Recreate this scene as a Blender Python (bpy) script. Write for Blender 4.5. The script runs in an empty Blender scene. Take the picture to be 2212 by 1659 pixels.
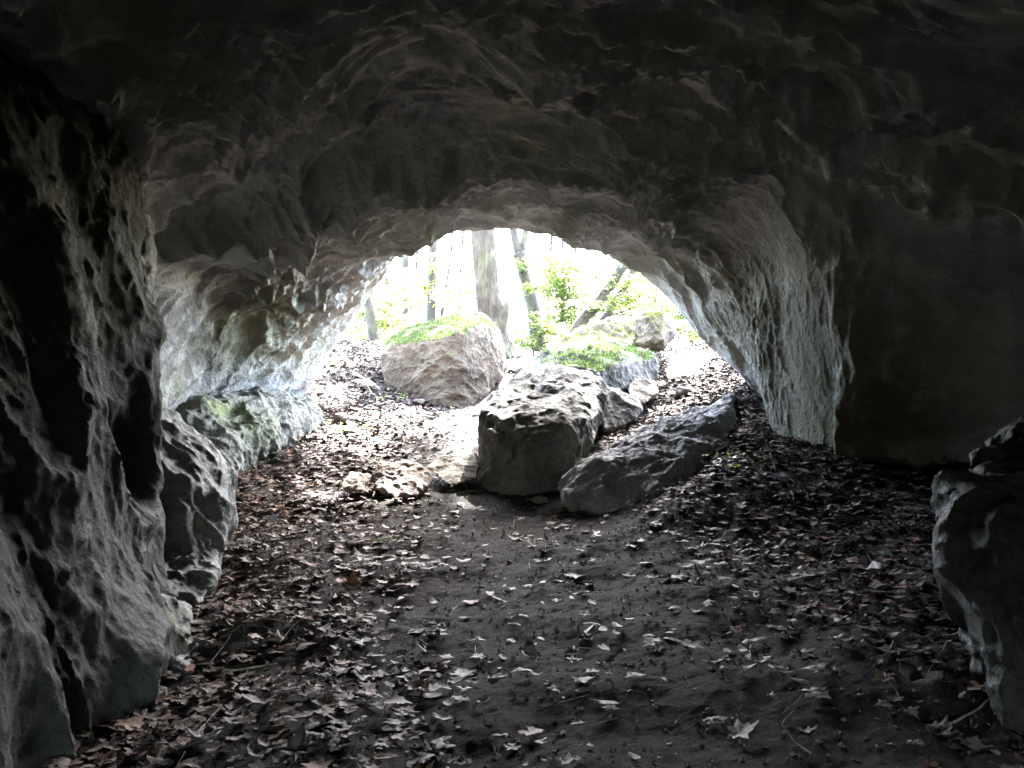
import bpy, bmesh, math, random
import numpy as np
from mathutils import Vector, Matrix

random.seed(7)
RNG = np.random.default_rng(7)
SC = bpy.context.scene
COL = SC.collection

# ------------------------------------------------------------------ camera, sky, sun, exposure
EYE = 1.3
FPX = 1720.0            # focal length in units of a 2212 px wide picture
cam = bpy.data.cameras.new('camera')
cam.sensor_width = 36.0
cam.lens = 36.0 * FPX / 2212.0
cam.clip_start = 0.05
cam.clip_end = 2000
co = bpy.data.objects.new('camera', cam)
co.location = (0, 0, EYE)
co.rotation_euler = (math.radians(90), 0, 0)
COL.objects.link(co)
SC.camera = co

SUN_EL, SUN_AZ = math.radians(48), math.radians(17)     # azimuth measured from +y towards +x
SUNV = np.array([math.sin(SUN_AZ) * math.cos(SUN_EL), math.cos(SUN_AZ) * math.cos(SUN_EL), math.sin(SUN_EL)])
world = bpy.data.worlds.new('World')
SC.world = world
world.use_nodes = True
wn = world.node_tree
sky = wn.nodes.new('ShaderNodeTexSky')
sky.sky_type = 'NISHITA'
sky.sun_disc = False
sky.sun_elevation = SUN_EL
sky.sun_rotation = SUN_AZ
sky.air_density = 1.0
sky.dust_density = 3.2
bgn = wn.nodes['Background']
wn.links.new(sky.outputs[0], bgn.inputs[0])
bgn.inputs[1].default_value = 0.15
sl = bpy.data.lights.new('sun', 'SUN')
sl.energy = 3.4
sl.angle = math.radians(0.5)
sl.color = (1.0, 0.98, 0.96)
so = bpy.data.objects.new('sun', sl)
so.rotation_euler = Vector(SUNV).to_track_quat('Z', 'Y').to_euler()
so.location = (6, 30, 20)
COL.objects.link(so)

SC.view_settings.view_transform = 'Standard'
SC.view_settings.look = 'None'
SC.view_settings.gamma = 1
SC.view_settings.exposure = 6.2
SC.render.engine = 'CYCLES'
cy = SC.cycles
cy.max_bounces = 10
cy.diffuse_bounces = 6
cy.glossy_bounces = 3
cy.transmission_bounces = 6
cy.use_denoising = True
cy.sample_clamp_indirect = 0.8
cy.use_guiding = True
cy.guiding_training_samples = 64
cy.use_adaptive_sampling = False
cy.caustics_reflective = False
cy.caustics_refractive = False

# ------------------------------------------------------------------ helpers
def W(px, py, d):
    """point seen at (px, py) of the 2212 x 1659 photograph, d metres ahead of the camera"""
    return np.array([d * (px - 1106) / FPX, d, EYE + d * (829.5 - py) / FPX])

_perm = RNG.permutation(256).astype(np.int32)
_perm = np.concatenate([_perm, _perm, _perm])
_g = RNG.normal(size=(256, 3)).astype(np.float32)
_g /= np.linalg.norm(_g, axis=1)[:, None]

def pn(p, scale=1.0, off=0.0):
    """gradient noise, about -1..1"""
    p = np.asarray(p, np.float32) * np.float32(scale) + np.float32(off)
    i = np.floor(p).astype(np.int32)
    f = p - i
    i &= 255
    u = f * f * f * (f * (f * 6 - 15) + 10)
    out = None
    vals = []
    for dx in (0, 1):
        a = _perm[i[:, 0] + dx]
        for dy in (0, 1):
            b = _perm[a + i[:, 1] + dy]
            for dz in (0, 1):
                h = _perm[b + i[:, 2] + dz]
                g = _g[h]
                vals.append(g[:, 0] * (f[:, 0] - dx) + g[:, 1] * (f[:, 1] - dy) + g[:, 2] * (f[:, 2] - dz))
    def lp(a, b, t): return a + (b - a) * t
    x00 = lp(vals[0], vals[4], u[:, 0]); x01 = lp(vals[1], vals[5], u[:, 0])
    x10 = lp(vals[2], vals[6], u[:, 0]); x11 = lp(vals[3], vals[7], u[:, 0])
    y0 = lp(x00, x10, u[:, 1]); y1 = lp(x01, x11, u[:, 1])
    return lp(y0, y1, u[:, 2]) * 1.6

def ridge(p, scale, off=0.0):
    """sharp crests (1) between rounded hollows (0)"""
    r = 1 - np.abs(pn(p, scale, off)) * 1.35
    r = np.clip(r, 0, 1)
    return r * r

def sstep(a, b, x):
    t = np.clip((x - a) / (b - a), 0, 1)
    return t * t * (3 - 2 * t)

def make_mesh(name, verts, loops, starts, smooth=True, attrs=None):
    me = bpy.data.meshes.new(name)
    me.vertices.add(len(verts))
    me.vertices.foreach_set('co', np.asarray(verts, np.float32).ravel())
    me.loops.add(len(loops))
    me.loops.foreach_set('vertex_index', np.asarray(loops, np.int32))
    me.polygons.add(len(starts))
    me.polygons.foreach_set('loop_start', np.asarray(starts, np.int32))
    me.update(calc_edges=True)
    me.polygons.foreach_set('use_smooth', np.full(len(starts), smooth, bool))
    if attrs:
        for k, v in attrs.items():
            a = me.attributes.new(k, 'FLOAT', 'POINT')
            a.data.foreach_set('value', np.asarray(v, np.float32))
    me.update()
    return me

def grid_mesh(name, P, wrap=False, flip=False, attrs=None):
    n, m = P.shape[:2]
    idx = np.arange(n * m).reshape(n, m)
    a, b, c, d = idx[:-1, :-1], idx[:-1, 1:], idx[1:, 1:], idx[1:, :-1]
    q = np.stack([a, b, c, d] if not flip else [a, d, c, b], -1).reshape(-1, 4)
    return make_mesh(name, P.reshape(-1, 3), q.ravel(), np.arange(len(q)) * 4, attrs=attrs)

def link(name, me, mat, parent=None, base=None):
    """link a mesh as one object; base moves its origin to that point"""
    if base is not None:
        base = np.asarray(base, float)
        me.transform(Matrix.Translation(-Vector(base)))
    o = bpy.data.objects.new(name, me)
    if mat is not None:
        me.materials.append(mat)
    if base is not None:
        o.location = Vector(base)
    COL.objects.link(o)
    if parent is not None:
        o.parent = parent
    return o

def tag(o, label=None, cat=None, group=None, kind=None):
    if label: o['label'] = label
    if cat: o['category'] = cat
    if group: o['group'] = group
    if kind: o['kind'] = kind
    return o

def empty(name, loc):
    o = bpy.data.objects.new(name, None)
    o.location = Vector(loc)
    o.empty_display_size = 0.2
    COL.objects.link(o)
    return o

# ------------------------------------------------------------------ materials
class NT:
    def __init__(self, name):
        self.m = bpy.data.materials.new(name)
        self.m.use_nodes = True
        self.t = self.m.node_tree
        self.b = self.t.nodes['Principled BSDF']
        self.pos = self.t.nodes.new('ShaderNodeNewGeometry')
    def n(self, typ, **kw):
        nd = self.t.nodes.new(typ)
        for k, v in kw.items():
            setattr(nd, k, v)
        return nd
    def l(self, a, b): self.t.links.new(a, b)
    def noise(self, scale, detail=6, rough=0.6, vec=None, dist=0.0, typ='FBM'):
        nd = self.n('ShaderNodeTexNoise')
        nd.inputs['Scale'].default_value = scale
        nd.inputs['Detail'].default_value = detail
        nd.inputs['Roughness'].default_value = rough
        nd.inputs['Distortion'].default_value = dist
        self.l(vec if vec is not None else self.pos.outputs['Position'], nd.inputs['Vector'])
        return nd.outputs['Fac']
    def scaled(self, s):
        nd = self.n('ShaderNodeMapping')
        nd.inputs['Scale'].default_value = s
        self.l(self.pos.outputs['Position'], nd.inputs['Vector'])
        return nd.outputs['Vector']
    def ramp(self, fac, stops):
        nd = self.n('ShaderNodeValToRGB')
        cr = nd.color_ramp
        while len(cr.elements) < len(stops): cr.elements.new(0.5)
        for e, (p, c) in zip(cr.elements, stops):
            e.position = p
            e.color = (*c, 1) if not isinstance(c, (int, float)) else (c, c, c, 1)
        self.l(fac, nd.inputs[0])
        return nd.outputs[0]
    def math(self, op, a, b=None, clamp=False):
        nd = self.n('ShaderNodeMath', operation=op, use_clamp=clamp)
        for i, x in enumerate((a, b)):
            if x is None: continue
            if isinstance(x, (int, float)): nd.inputs[i].default_value = x
            else: self.l(x, nd.inputs[i])
        return nd.outputs[0]
    def mix(self, fac, a, b, blend='MIX'):
        nd = self.n('ShaderNodeMix', data_type='RGBA', blend_type=blend)
        for i, x in ((0, fac), (6, a), (7, b)):
            if isinstance(x, (int, float)): nd.inputs[i].default_value = x
            elif isinstance(x, tuple): nd.inputs[i].default_value = (*x, 1)
            else: self.l(x, nd.inputs[i])
        return nd.outputs[2]
    def bump(self, h, strength=0.6, dist=0.02, prev=None):
        nd = self.n('ShaderNodeBump')
        nd.inputs['Strength'].default_value = strength
        nd.inputs['Distance'].default_value = dist
        self.l(h, nd.inputs['Height'])
        if prev is not None: self.l(prev, nd.inputs['Normal'])
        return nd.outputs[0]
    def sep(self, sock):
        nd = self.n('ShaderNodeSeparateXYZ')
        self.l(sock, nd.inputs[0])
        return nd.outputs
    def near(self, c, r):
        """1 at the point c falling to 0 at r metres: a stain or a painted darkening"""
        nd = self.n('ShaderNodeVectorMath', operation='DISTANCE')
        self.l(self.pos.outputs['Position'], nd.inputs[0])
        nd.inputs[1].default_value = tuple(c)
        mr = self.n('ShaderNodeMapRange', interpolation_type='SMOOTHSTEP')
        self.l(nd.outputs['Value'], mr.inputs[0])
        mr.inputs[1].default_value = 0; mr.inputs[2].default_value = r
        mr.inputs[3].default_value = 1; mr.inputs[4].default_value = 0
        return mr.outputs[0]

def rock_material(name, dark, mid, light, moss=None, moss_amt=0.0, stains_and_shade=(), rough=0.88, bump=1.0, tint=None, spec=0.18):
    k = NT(name)
    n1 = k.noise(2.2, 8, 0.62)
    n2 = k.noise(14, 6, 0.65)
    n3 = k.noise(70, 4, 0.6)
    f = k.math('ADD', k.math('MULTIPLY', n1, 0.6), k.math('MULTIPLY', n2, 0.4))
    c = k.ramp(f, [(0.36, dark), (0.5, mid), (0.66, light)])
    c = k.mix(k.ramp(n3, [(0.4, 0.0), (0.7, 0.3)]), c, tuple(min(1, x * 1.25) for x in light))
    if tint is not None:
        tn = k.ramp(k.noise(1.3, 4, 0.5), [(0.45, 0.0), (0.62, 0.75)])
        c = k.mix(tn, c, tint)
    for (pt, r, col, amt) in stains_and_shade:
        wide = r > 1.6  # wide patches are shade painted into the wall colour
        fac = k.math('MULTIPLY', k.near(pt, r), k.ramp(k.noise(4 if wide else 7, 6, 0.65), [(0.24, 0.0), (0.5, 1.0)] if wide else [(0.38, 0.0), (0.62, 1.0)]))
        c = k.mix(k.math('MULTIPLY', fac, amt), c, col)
    if moss is not None:
        nz = k.sep(k.pos.outputs['Normal'])[2]
        up = k.math('MULTIPLY', k.ramp(nz, [(0.5, 0.0), (0.85, 1.0)]), k.ramp(k.noise(4.5, 8, 0.7), [(0.5 - 0.2 * moss_amt, 0.0), (0.68 - 0.2 * moss_amt, 1.0)]))
        mc = k.mix(k.noise(40, 3, 0.6), tuple(x * 0.6 for x in moss), tuple(x * 1.4 for x in moss))
        c = k.mix(up, c, mc)
    k.l(c, k.b.inputs['Base Color'])
    k.b.inputs['Roughness'].default_value = rough
    k.b.inputs['Specular IOR Level'].default_value = spec
    vor = k.n('ShaderNodeTexVoronoi')
    vor.inputs['Scale'].default_value = 26
    k.l(k.pos.outputs['Position'], vor.inputs['Vector'])
    b0 = k.bump(k.noise(9, 8, 0.7, typ='RIDGED'), 0.35 * bump, 0.05)
    b1 = k.bump(k.noise(26, 9, 0.7), 0.8 * bump, 0.04, b0)
    b2 = k.bump(vor.outputs['Distance'], 0.4 * bump, 0.025, b1)
    b3 = k.bump(k.noise(110, 4, 0.7), 0.7 * bump, 0.01, b2)
    k.l(b3, k.b.inputs['Normal'])
    return k.m

GREEN = (0.16, 0.21, 0.05)
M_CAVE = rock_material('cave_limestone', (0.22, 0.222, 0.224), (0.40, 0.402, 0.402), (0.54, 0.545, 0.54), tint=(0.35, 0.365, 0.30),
    stains_and_shade=[(W(560, 790, 8.4), 1.3, (0.17, 0.22, 0.06), 0.7), (W(820, 610, 11.2), 0.55, (0.42, 0.45, 0.44), 0.7),
            (W(600, 770, 8.8), 0.8, (0.3, 0.34, 0.32), 0.55), (W(1830,850,6.0), 1.65, (0.10, 0.095, 0.055), 0.85), (W(1690,900,6.4), 1.9, (0.075, 0.072, 0.04), 0.92), (W(1600,700,7.4), 2.2, (0.13, 0.12, 0.085), 0.9), (W(520, 720, 8.2), 2.7, (0.07, 0.066, 0.052), 0.94), (W(600, 740, 8.6), 0.9, (0.10, 0.13, 0.035), 0.7), (W(430, 900, 7.2), 0.8, (0.10, 0.13, 0.045), 0.7), (W(1660, 950, 6.5), 0.9, (0.09, 0.10, 0.032), 0.8),  # wide dark entries paint shade onto the mouth-lit walls; green ones are algae
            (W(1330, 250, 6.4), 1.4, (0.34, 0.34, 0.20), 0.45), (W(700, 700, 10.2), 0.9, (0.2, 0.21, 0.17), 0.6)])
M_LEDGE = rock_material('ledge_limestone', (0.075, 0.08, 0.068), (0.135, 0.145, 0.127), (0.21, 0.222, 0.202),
    stains_and_shade=[(W(520, 920, 8.0), 0.7, (0.14, 0.18, 0.07), 0.6), (W(480, 870, 7.9), 0.5, (0.17, 0.22, 0.06), 0.6)])
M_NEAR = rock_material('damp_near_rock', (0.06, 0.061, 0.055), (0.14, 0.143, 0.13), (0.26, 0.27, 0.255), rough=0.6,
    stains_and_shade=[(W(330, 1370, 4.1), 0.25, (0.2, 0.24, 0.03), 0.9), (W(260, 1230, 4.2), 0.4, (0.42, 0.5, 0.48), 0.7)])
M_BOULD_L = rock_material('ochre_boulder', (0.04, 0.032, 0.023), (0.078, 0.062, 0.045), (0.135, 0.112, 0.086), moss=(0.05, 0.07, 0.014), moss_amt=1.0, tint=(0.085, 0.057, 0.041))
M_BOULD_C = rock_material('grey_boulder', (0.055, 0.055, 0.051), (0.12, 0.118, 0.11), (0.2, 0.2, 0.195), bump=1.1)
M_MOSSY = rock_material('mossy_boulder', (0.045, 0.044, 0.04), (0.09, 0.089, 0.083), (0.155, 0.155, 0.15), moss=(0.035, 0.065, 0.012), moss_amt=1.1)
M_MOSSY2 = rock_material('mossy_slab', (0.045, 0.039, 0.032), (0.09, 0.08, 0.067), (0.16, 0.145, 0.125), moss=(0.06, 0.068, 0.013), moss_amt=0.9)
M_DARKROCK = rock_material('dark_dusty_rock', (0.08, 0.08, 0.078), (0.17, 0.17, 0.168), (0.29, 0.295, 0.30))
M_RED = rock_material('reddish_stone', (0.10, 0.08, 0.068), (0.19, 0.152, 0.13), (0.31, 0.265, 0.235))
M_BROWNROCK = rock_material('brown_stone', (0.065, 0.055, 0.045), (0.125, 0.106, 0.088), (0.205, 0.185, 0.16))

def soil_material():
    k = NT('trodden_soil')
    n1 = k.noise(3.0, 8, 0.65); n2 = k.noise(30, 5, 0.7)
    c = k.ramp(k.math('ADD', k.math('MULTIPLY', n1, 0.5), k.math('MULTIPLY', n2, 0.5)),
               [(0.38, (0.017, 0.0145, 0.013)), (0.5, (0.034, 0.0298, 0.027)), (0.64, (0.064, 0.057, 0.052))])
    sp = k.ramp(k.noise(160, 2, 0.5), [(0.70, 0.0), (0.76, 1.0)])
    c = k.mix(k.math('MULTIPLY', sp, 0.5), c, (0.3, 0.28, 0.26))
    k.l(c, k.b.inputs['Base Color'])
    k.b.inputs['Roughness'].default_value = 0.9
    k.b.inputs['Specular IOR Level'].default_value = 0.1
    b1 = k.bump(k.noise(34, 8, 0.75), 1.0, 0.085)
    b2 = k.bump(k.noise(120, 4, 0.7), 0.9, 0.012, b1)
    k.l(b2, k.b.inputs['Normal'])
    return k.m
M_SOIL = soil_material()

def leaf_litter_material(name, stops, rough=0.6):
    k = NT(name)
    at = k.n('ShaderNodeAttribute', attribute_name='tint')
    c = k.ramp(at.outputs['Fac'], stops)
    c = k.mix(k.ramp(k.noise(60, 3, 0.6), [(0.35, 0.0), (0.7, 0.45)]), c, (0.05, 0.035, 0.025))
    k.l(c, k.b.inputs['Base Color'])
    k.b.inputs['Roughness'].default_value = rough
    k.b.inputs['Specular IOR Level'].default_value = 0.08
    k.l(k.bump(k.noise(90, 3, 0.6), 0.5, 0.006), k.b.inputs['Normal'])
    return k.m
M_LITTER = leaf_litter_material('dead_leaves', [(0.0, (0.04, 0.031, 0.026)), (0.35, (0.08, 0.063, 0.053)), (0.65, (0.12, 0.097, 0.084)), (0.8, (0.16, 0.085, 0.055)), (1.0, (0.19, 0.168, 0.152))])
M_PALELEAF = leaf_litter_material('pale_dead_leaf', [(0.0, (0.085, 0.075, 0.067)), (0.5, (0.135, 0.122, 0.11)), (1.0, (0.23, 0.218, 0.2))])
M_BROWNLEAF = leaf_litter_material('russet_dead_leaf', [(0.0, (0.14, 0.06, 0.025)), (1.0, (0.26, 0.11, 0.045))])

def green_leaf_material(name, a, b, trans=0.55):
    k = NT(name)
    at = k.n('ShaderNodeAttribute', attribute_name='tint')
    c = k.ramp(at.outputs['Fac'], [(0.0, a), (1.0, b)])
    k.l(c, k.b.inputs['Base Color'])
    k.b.inputs['Roughness'].default_value = 0.45
    tr = k.n('ShaderNodeBsdfTranslucent')
    k.l(k.mix(1.0, c, (1.3, 1.3, 0.75), 'MULTIPLY'), tr.inputs['Color'])
    ms = k.n('ShaderNodeMixShader')
    ms.inputs[0].default_value = trans
    k.l(k.b.outputs[0], ms.inputs[1]); k.l(tr.outputs[0], ms.inputs[2])
    k.l(ms.outputs[0], k.t.nodes['Material Output'].inputs['Surface'])
    return k.m
M_LEAF = green_leaf_material('spring_leaves', (0.075, 0.11, 0.038), (0.135, 0.17, 0.065))

M_MOSS = green_leaf_material('green_moss', (0.028, 0.05, 0.010), (0.06, 0.09, 0.02), 0.25)
M_MOSSY_YELLOW = green_leaf_material('yellow_moss', (0.05, 0.058, 0.010), (0.09, 0.095, 0.02), 0.25)

def bark_material(name, dark, light):
    k = NT(name)
    v = k.scaled((14, 14, 2.2))
    n = k.noise(1.0, 8, 0.68, vec=v)
    c = k.ramp(n, [(0.35, dark), (0.62, light)])
    c = k.mix(k.ramp(k.noise(3, 4, 0.5), [(0.5, 0.0), (0.7, 0.35)]), c, (0.13, 0.15, 0.07))
    k.l(c, k.b.inputs['Base Color'])
    k.b.inputs['Roughness'].default_value = 0.9
    k.l(k.bump(n, 0.9, 0.05), k.b.inputs['Normal'])
    return k.m
M_BARK = bark_material('furrowed_bark', (0.022, 0.016, 0.01), (0.058, 0.044, 0.027))
M_BARK2 = bark_material('grey_bark', (0.02, 0.016, 0.011), (0.05, 0.04, 0.027))
M_TWIG = bark_material('dead_twig', (0.12, 0.1, 0.08), (0.34, 0.3, 0.26))

# ------------------------------------------------------------------ ground
_gp = [(1106,1659,2.68),(500,1659,2.68),(1800,1640,2.7),(1106,1300,4.6),(1106,1180,5.7),(1106,1092,7.0),(700,1250,4.9),(640,1110,6.5),
       (400,1440,3.8),(500,1180,5.5),(560,1040,7.5),(300,1560,3.3),(850,1070,7.1),(850,930,9.5),(690,930,9.4),(660,850,11.2),(970,900,10.2),
       (760,780,13.0),(740,737,15.2),(900,740,15.2),(1090,790,13.5),(1100,772,15.2),(950,875,11.6),(1300,1090,6.8),(1500,1080,5.9),(1600,1000,6.3),(1730,1110,5.5),
       (1900,1140,5.0),(2050,1450,3.0),(2100,1300,3.6),(1750,1250,4.3),(1590,845,8.6),(1480,860,9.6),(1420,900,9.0),(1350,930,8.6),
       (1540,757,13.0),(1460,750,13.5),(1500,745,15.2),(1300,770,13.5),(1230,960,8.2),(1150,1000,8.0),(1530,930,7.4),(1660,920,7.6)]
_gw = [W(*g) for g in _gp] + [np.array(q, float) for q in
       [(-3.2,0,.15),(0,0,.0),(3.4,0,.25),(-3.2,2,.1),(3.6,2.4,.35),(3.6,4,.55),(-2.8,4,.05),(0,-3,.05),(-3,-3,.2),(3,-3,.3),
        (-5,8,1.2),(-5,12,2.0),(-5,15,2.5),(5,8,1.9),(5,12,2.3),(5,15,2.3)]]
_gw = np.array(_gw)
def _phi(r): return r ** 1.6
_A = _phi(np.linalg.norm(_gw[:, None, :2] - _gw[None, :, :2], axis=2))
_n = len(_gw)
_M = np.zeros((_n + 3, _n + 3))
_M[:_n, :_n] = _A - 0.12 * np.eye(_n)
_M[:_n, _n] = 1; _M[:_n, _n + 1:] = _gw[:, :2]
_M[_n, :_n] = 1; _M[_n + 1:, :_n] = _gw[:, :2].T
_c = np.linalg.solve(_M, np.concatenate([_gw[:, 2], np.zeros(3)]))

def gz(x, y):
    """ground height"""
    x = np.asarray(x, float); y = np.asarray(y, float)
    sh = x.shape
    x = x.ravel(); y = y.ravel()
    cx = np.clip(x, -5, 5); cyy = np.clip(y, -3, 15.2)
    z = np.zeros(len(x))
    for s in range(0, len(x), 60000):
        r = np.sqrt((cx[s:s+60000, None] - _gw[:, 0]) ** 2 + (cyy[s:s+60000, None] - _gw[:, 1]) ** 2)
        z[s:s+60000] = _phi(r) @ _c[:_n] + _c[_n] + _c[_n + 1] * cx[s:s+60000] + _c[_n + 2] * cyy[s:s+60000]
    far = np.maximum(y - 15.2, 0)
    z = z - 0.16 * far + 0.0006 * np.minimum(far, 120) ** 2
    z = z - 0.0 * x
    return z.reshape(sh)

def gz_detail(x, y):
    x = np.asarray(x, float); y = np.asarray(y, float)
    p = np.stack([x.ravel(), y.ravel(), np.zeros(x.size)], 1)
    d = 0.05 * pn(p, 1.1, 3.1) + 0.03 * pn(p, 3.0, 9.7) + 0.009 * pn(p, 8, 1.7) + 0.006 * pn(p, 19, 5.5) + 0.003 * pn(p, 39, 2.5)
    return gz(x, y) + d.reshape(x.shape)

def axis(fine0, fine1, step, far0, far1, n):
    g = np.geomspace(1, 1 + (far1 - fine1), n) - 1
    h = np.geomspace(1, 1 + (fine0 - far0), n) - 1
    return np.concatenate([fine0 - h[::-1][:-1], np.arange(fine0, fine1, step), fine1 + g])
xs = axis(-4.2, 4.4, 0.025, -400, 400, 40)
ys = np.concatenate([np.arange(-4, 1.8, 0.15), np.arange(1.8, 8, 0.02), axis(8, 15.5, 0.035, 7.9, 700, 50)[50:]])
ys = np.unique(np.round(ys, 4))
X, Y = np.meshgrid(xs, ys)
Z = gz_detail(X, Y)
G = np.stack([X, Y, Z], -1)
o = link('ground', grid_mesh('ground', G), M_SOIL)
tag(o, 'dark trodden soil floor rising from the cave to the woods', 'ground', kind='structure')

# ------------------------------------------------------------------ the cave: one rock mass with a cavity
S = {
 12.6: [(555,985),(645,872),(718,748),(790,640),(846,556),(906,504),(1080,486),(1218,510),(1335,546),(1436,640),(1520,735),(1612,832),(1710,965)],
 11.9: [(560,980),(652,870),(726,748),(798,642),(853,560),(912,509),(1080,491),(1215,515),(1330,552),(1430,642),(1515,737),(1605,835),(1700,960)],
 10.5: [(490,1010),(560,870),(650,740),(715,625),(790,530),(890,474),(1080,458),(1250,476),(1380,530),(1475,633),(1542,742),(1618,855),(1685,980)],
 9.0: [(370,1040),(430,880),(520,700),(600,590),(700,500),(860,432),(1080,412),(1300,432),(1430,505),(1530,622),(1578,742),(1612,870),(1650,1050)],
 7.5: [(330,1120),(350,920),(380,740),(440,580),(570,450),(780,350),(1080,325),(1360,345),(1520,430),(1620,570),(1665,730),(1680,900),(1690,1100)],
 6.3: [(250,1180),(280,920),(287,740),(330,550),(500,400),(740,285),(1080,252),(1410,280),(1610,380),(1720,560),(1772,750),(1782,920),(1780,1160)],
 6.0: [(245,1220),(283,940),(287,750),(320,558),(485,380),(730,247),(1080,215),(1425,247),(1660,352),(1785,540),(1830,748),(1842,930),(1825,1210)],
 5.7: [(240,1260),(280,960),(286,760),(310,565),(470,360),(720,210),(1080,178),(1440,215),(1705,333),(1910,515),(2030,745),(2070,960),(2040,1280)],
 5.0: [(140,1420),(120,1000),(130,760),(210,520),(410,290),(680,130),(1080,90),(1490,130),(1830,260),(2200,450),(2540,740),(2620,1000),(2500,1340)],
}
KEY = []
# the roof climbs gently towards the mouth and ends nearer than the feet of the walls
LEAN = [.85, .85, .85, .85, .85, .85, .8, .72, .6, .52, .46, .45, .45]
ROOF = [0, 0, .1, .4, .75, .95, 1, 1, .95, .75, .4, .1, 0]
_rk = [5.0, 5.7, 6.0, 6.3, 7.5, 9.0, 10.5, 11.9, 12.6]
_rv = [5.0, 5.7, 5.93, 6.15, 6.73, 7.46, 8.18, 8.86, 9.2]
def lean(d, k, w):
    side = d if d < 6 else 6 + (d - 6) * k
    return side * (1 - w) + float(np.interp(d, _rk, _rv)) * w
for d in sorted(S):
    KEY.append((d, np.array([W(px, py, lean(d, k, w)) for (px, py), k, w in zip(S[d], LEAN, ROOF)])))
def sec(pts): return np.array(pts, float)
_ch = sec([(-2.9,-.6),(-3.2,.6),(-3.25,1.6),(-2.9,2.4),(-2.2,3.0),(-1.2,3.35),(0,3.45),(1.3,3.35),(2.4,3.0),(3.5,2.5),(4.3,1.7),(4.5,.8),(4.2,-.6)])
for d, k in ((4.0, 1.0), (2.5, 1.02), (0.5, 0.98), (-2.0, 0.9), (-3.6, 0.6)):
    c = _ch.copy(); c[:, 0] *= k; c[:, 1] = 1.5 + (c[:, 1] - 1.5) * k
    KEY.append((d, np.stack([c[:, 0], d + 0 * c[:, 0], c[:, 1]], 1)))
c = _ch.copy() * 0.02; c[:, 1] += 1.5
KEY.append((-4.2, np.stack([c[:, 0], np.full(13, -4.2), c[:, 1]], 1)))
KEY.sort(key=lambda t: t[0])
KD = np.array([k[0] for k in KEY]); KS = np.stack([k[1] for k in KEY])

def hermite(xk, yk, x):
    """monotone-ish cubic through the keys; yk (n, ...)"""
    h = np.diff(xk)
    sl_ = np.diff(yk, axis=0) / h.reshape(-1, *([1] * (yk.ndim - 1)))
    m = np.empty_like(yk)
    m[1:-1] = np.where(sl_[:-1] * sl_[1:] > 0, 2 * sl_[:-1] * sl_[1:] / (sl_[:-1] + sl_[1:] + 1e-9 * np.sign(sl_[:-1] + sl_[1:])), 0)
    m[0] = sl_[0]; m[-1] = sl_[-1]
    i = np.clip(np.searchsorted(xk, x) - 1, 0, len(xk) - 2)
    sh = (-1,) + (1,) * (yk.ndim - 1)
    hh = h[i].reshape(sh); t = ((x - xk[i]).reshape(sh)) / hh
    return (yk[i] * (2*t**3 - 3*t**2 + 1) + hh * m[i] * (t**3 - 2*t**2 + t) + yk[i+1] * (-2*t**3 + 3*t**2) + hh * m[i+1] * (t**3 - t**2))

def catmull(yk, s):
    """uniform Catmull-Rom over axis 0"""
    n = len(yk)
    i = np.clip(np.floor(s).astype(int), 0, n - 2)
    t = (s - i).reshape(-1, *([1] * (yk.ndim - 1)))
    p0 = yk[np.maximum(i - 1, 0)]; p1 = yk[i]; p2 = yk[i + 1]; p3 = yk[np.minimum(i + 2, n - 1)]
    return 0.5 * (2*p1 + (p2 - p0)*t + (2*p0 - 5*p1 + 4*p2 - p3)*t*t + (3*p1 - p0 - 3*p2 + p3)*t**3)

NU = 820
dd = np.concatenate([np.arange(-4.2, 2, 0.12), np.arange(2, 4, 0.035), np.arange(4, 12.6, 0.0185), [12.6]])
su = np.linspace(0, 12, NU)
rings = hermite(KD, KS, dd)                                   # (nd, 13, 2)
rings = np.swapaxes(catmull(np.swapaxes(rings, 0, 1), su), 0, 1)   # (nd, NU, 2)
P = rings.astype(float)
du = np.gradient(P, axis=1); dv = np.gradient(P, axis=0)
N = np.cross(du, dv)
N /= np.linalg.norm(N, axis=2)[..., None] + 1e-12
cen = np.stack([np.zeros_like(P[..., 0]), P[..., 1], np.full_like(P[..., 0], 1.4)], -1)
if ((cen - P) * N).sum() < 0: N = -N
pf = P.reshape(-1, 3); nf = N.reshape(-1, 3)
warp = np.stack([pn(pf, 0.9, 11.3), pn(pf, 0.9, 27.1), pn(pf, 0.9, 43.7)], 1) * 0.2
wp = pf + warp
wc = sstep(0.35, 0.8, -nf[:, 2])
wl = (1 - wc) * sstep(-0.2, 0.3, nf[:, 0])
wr = (1 - wc) * (1 - sstep(-0.2, 0.3, nf[:, 0]))
def stack(q, spec):
    r = 0
    for amp, sc_, off, kind in spec:
        r = r + amp * (ridge(q, sc_, off) if kind else pn(q, sc_, off))
    return r
qc = np.stack([wp[:, 0] * 0.30, wp[:, 1] * 1.1, wp[:, 2] * 1.2], 1)
patch_ = 0.55 + 0.75 * sstep(-0.25, 0.45, pn(pf * np.array([0.6, 1, 1]), 1.15, 91.0))
disp = wc * stack(qc, [(0.08, 0.55, 2.3, 0), (0.11, 1.0, 5.1, 1)])
disp += wc * patch_ * stack(qc, [(0.15, 2.0, 8.8, 1), (0.09, 4.2, 1.9, 1), (0.046, 9.5, 3.3, 1), (0.014, 21, 7.3, 1)])
a_ = pf[:, 1] * 0.82 + pf[:, 2] * 0.57; b_ = -pf[:, 1] * 0.57 + pf[:, 2] * 0.82
a_ = a_ + warp[:, 0]; b_ = b_ + warp[:, 1] * 0.6
ql = np.stack([wp[:, 0] * 0.9, a_ * 0.42, b_ * 1.5], 1)
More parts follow.
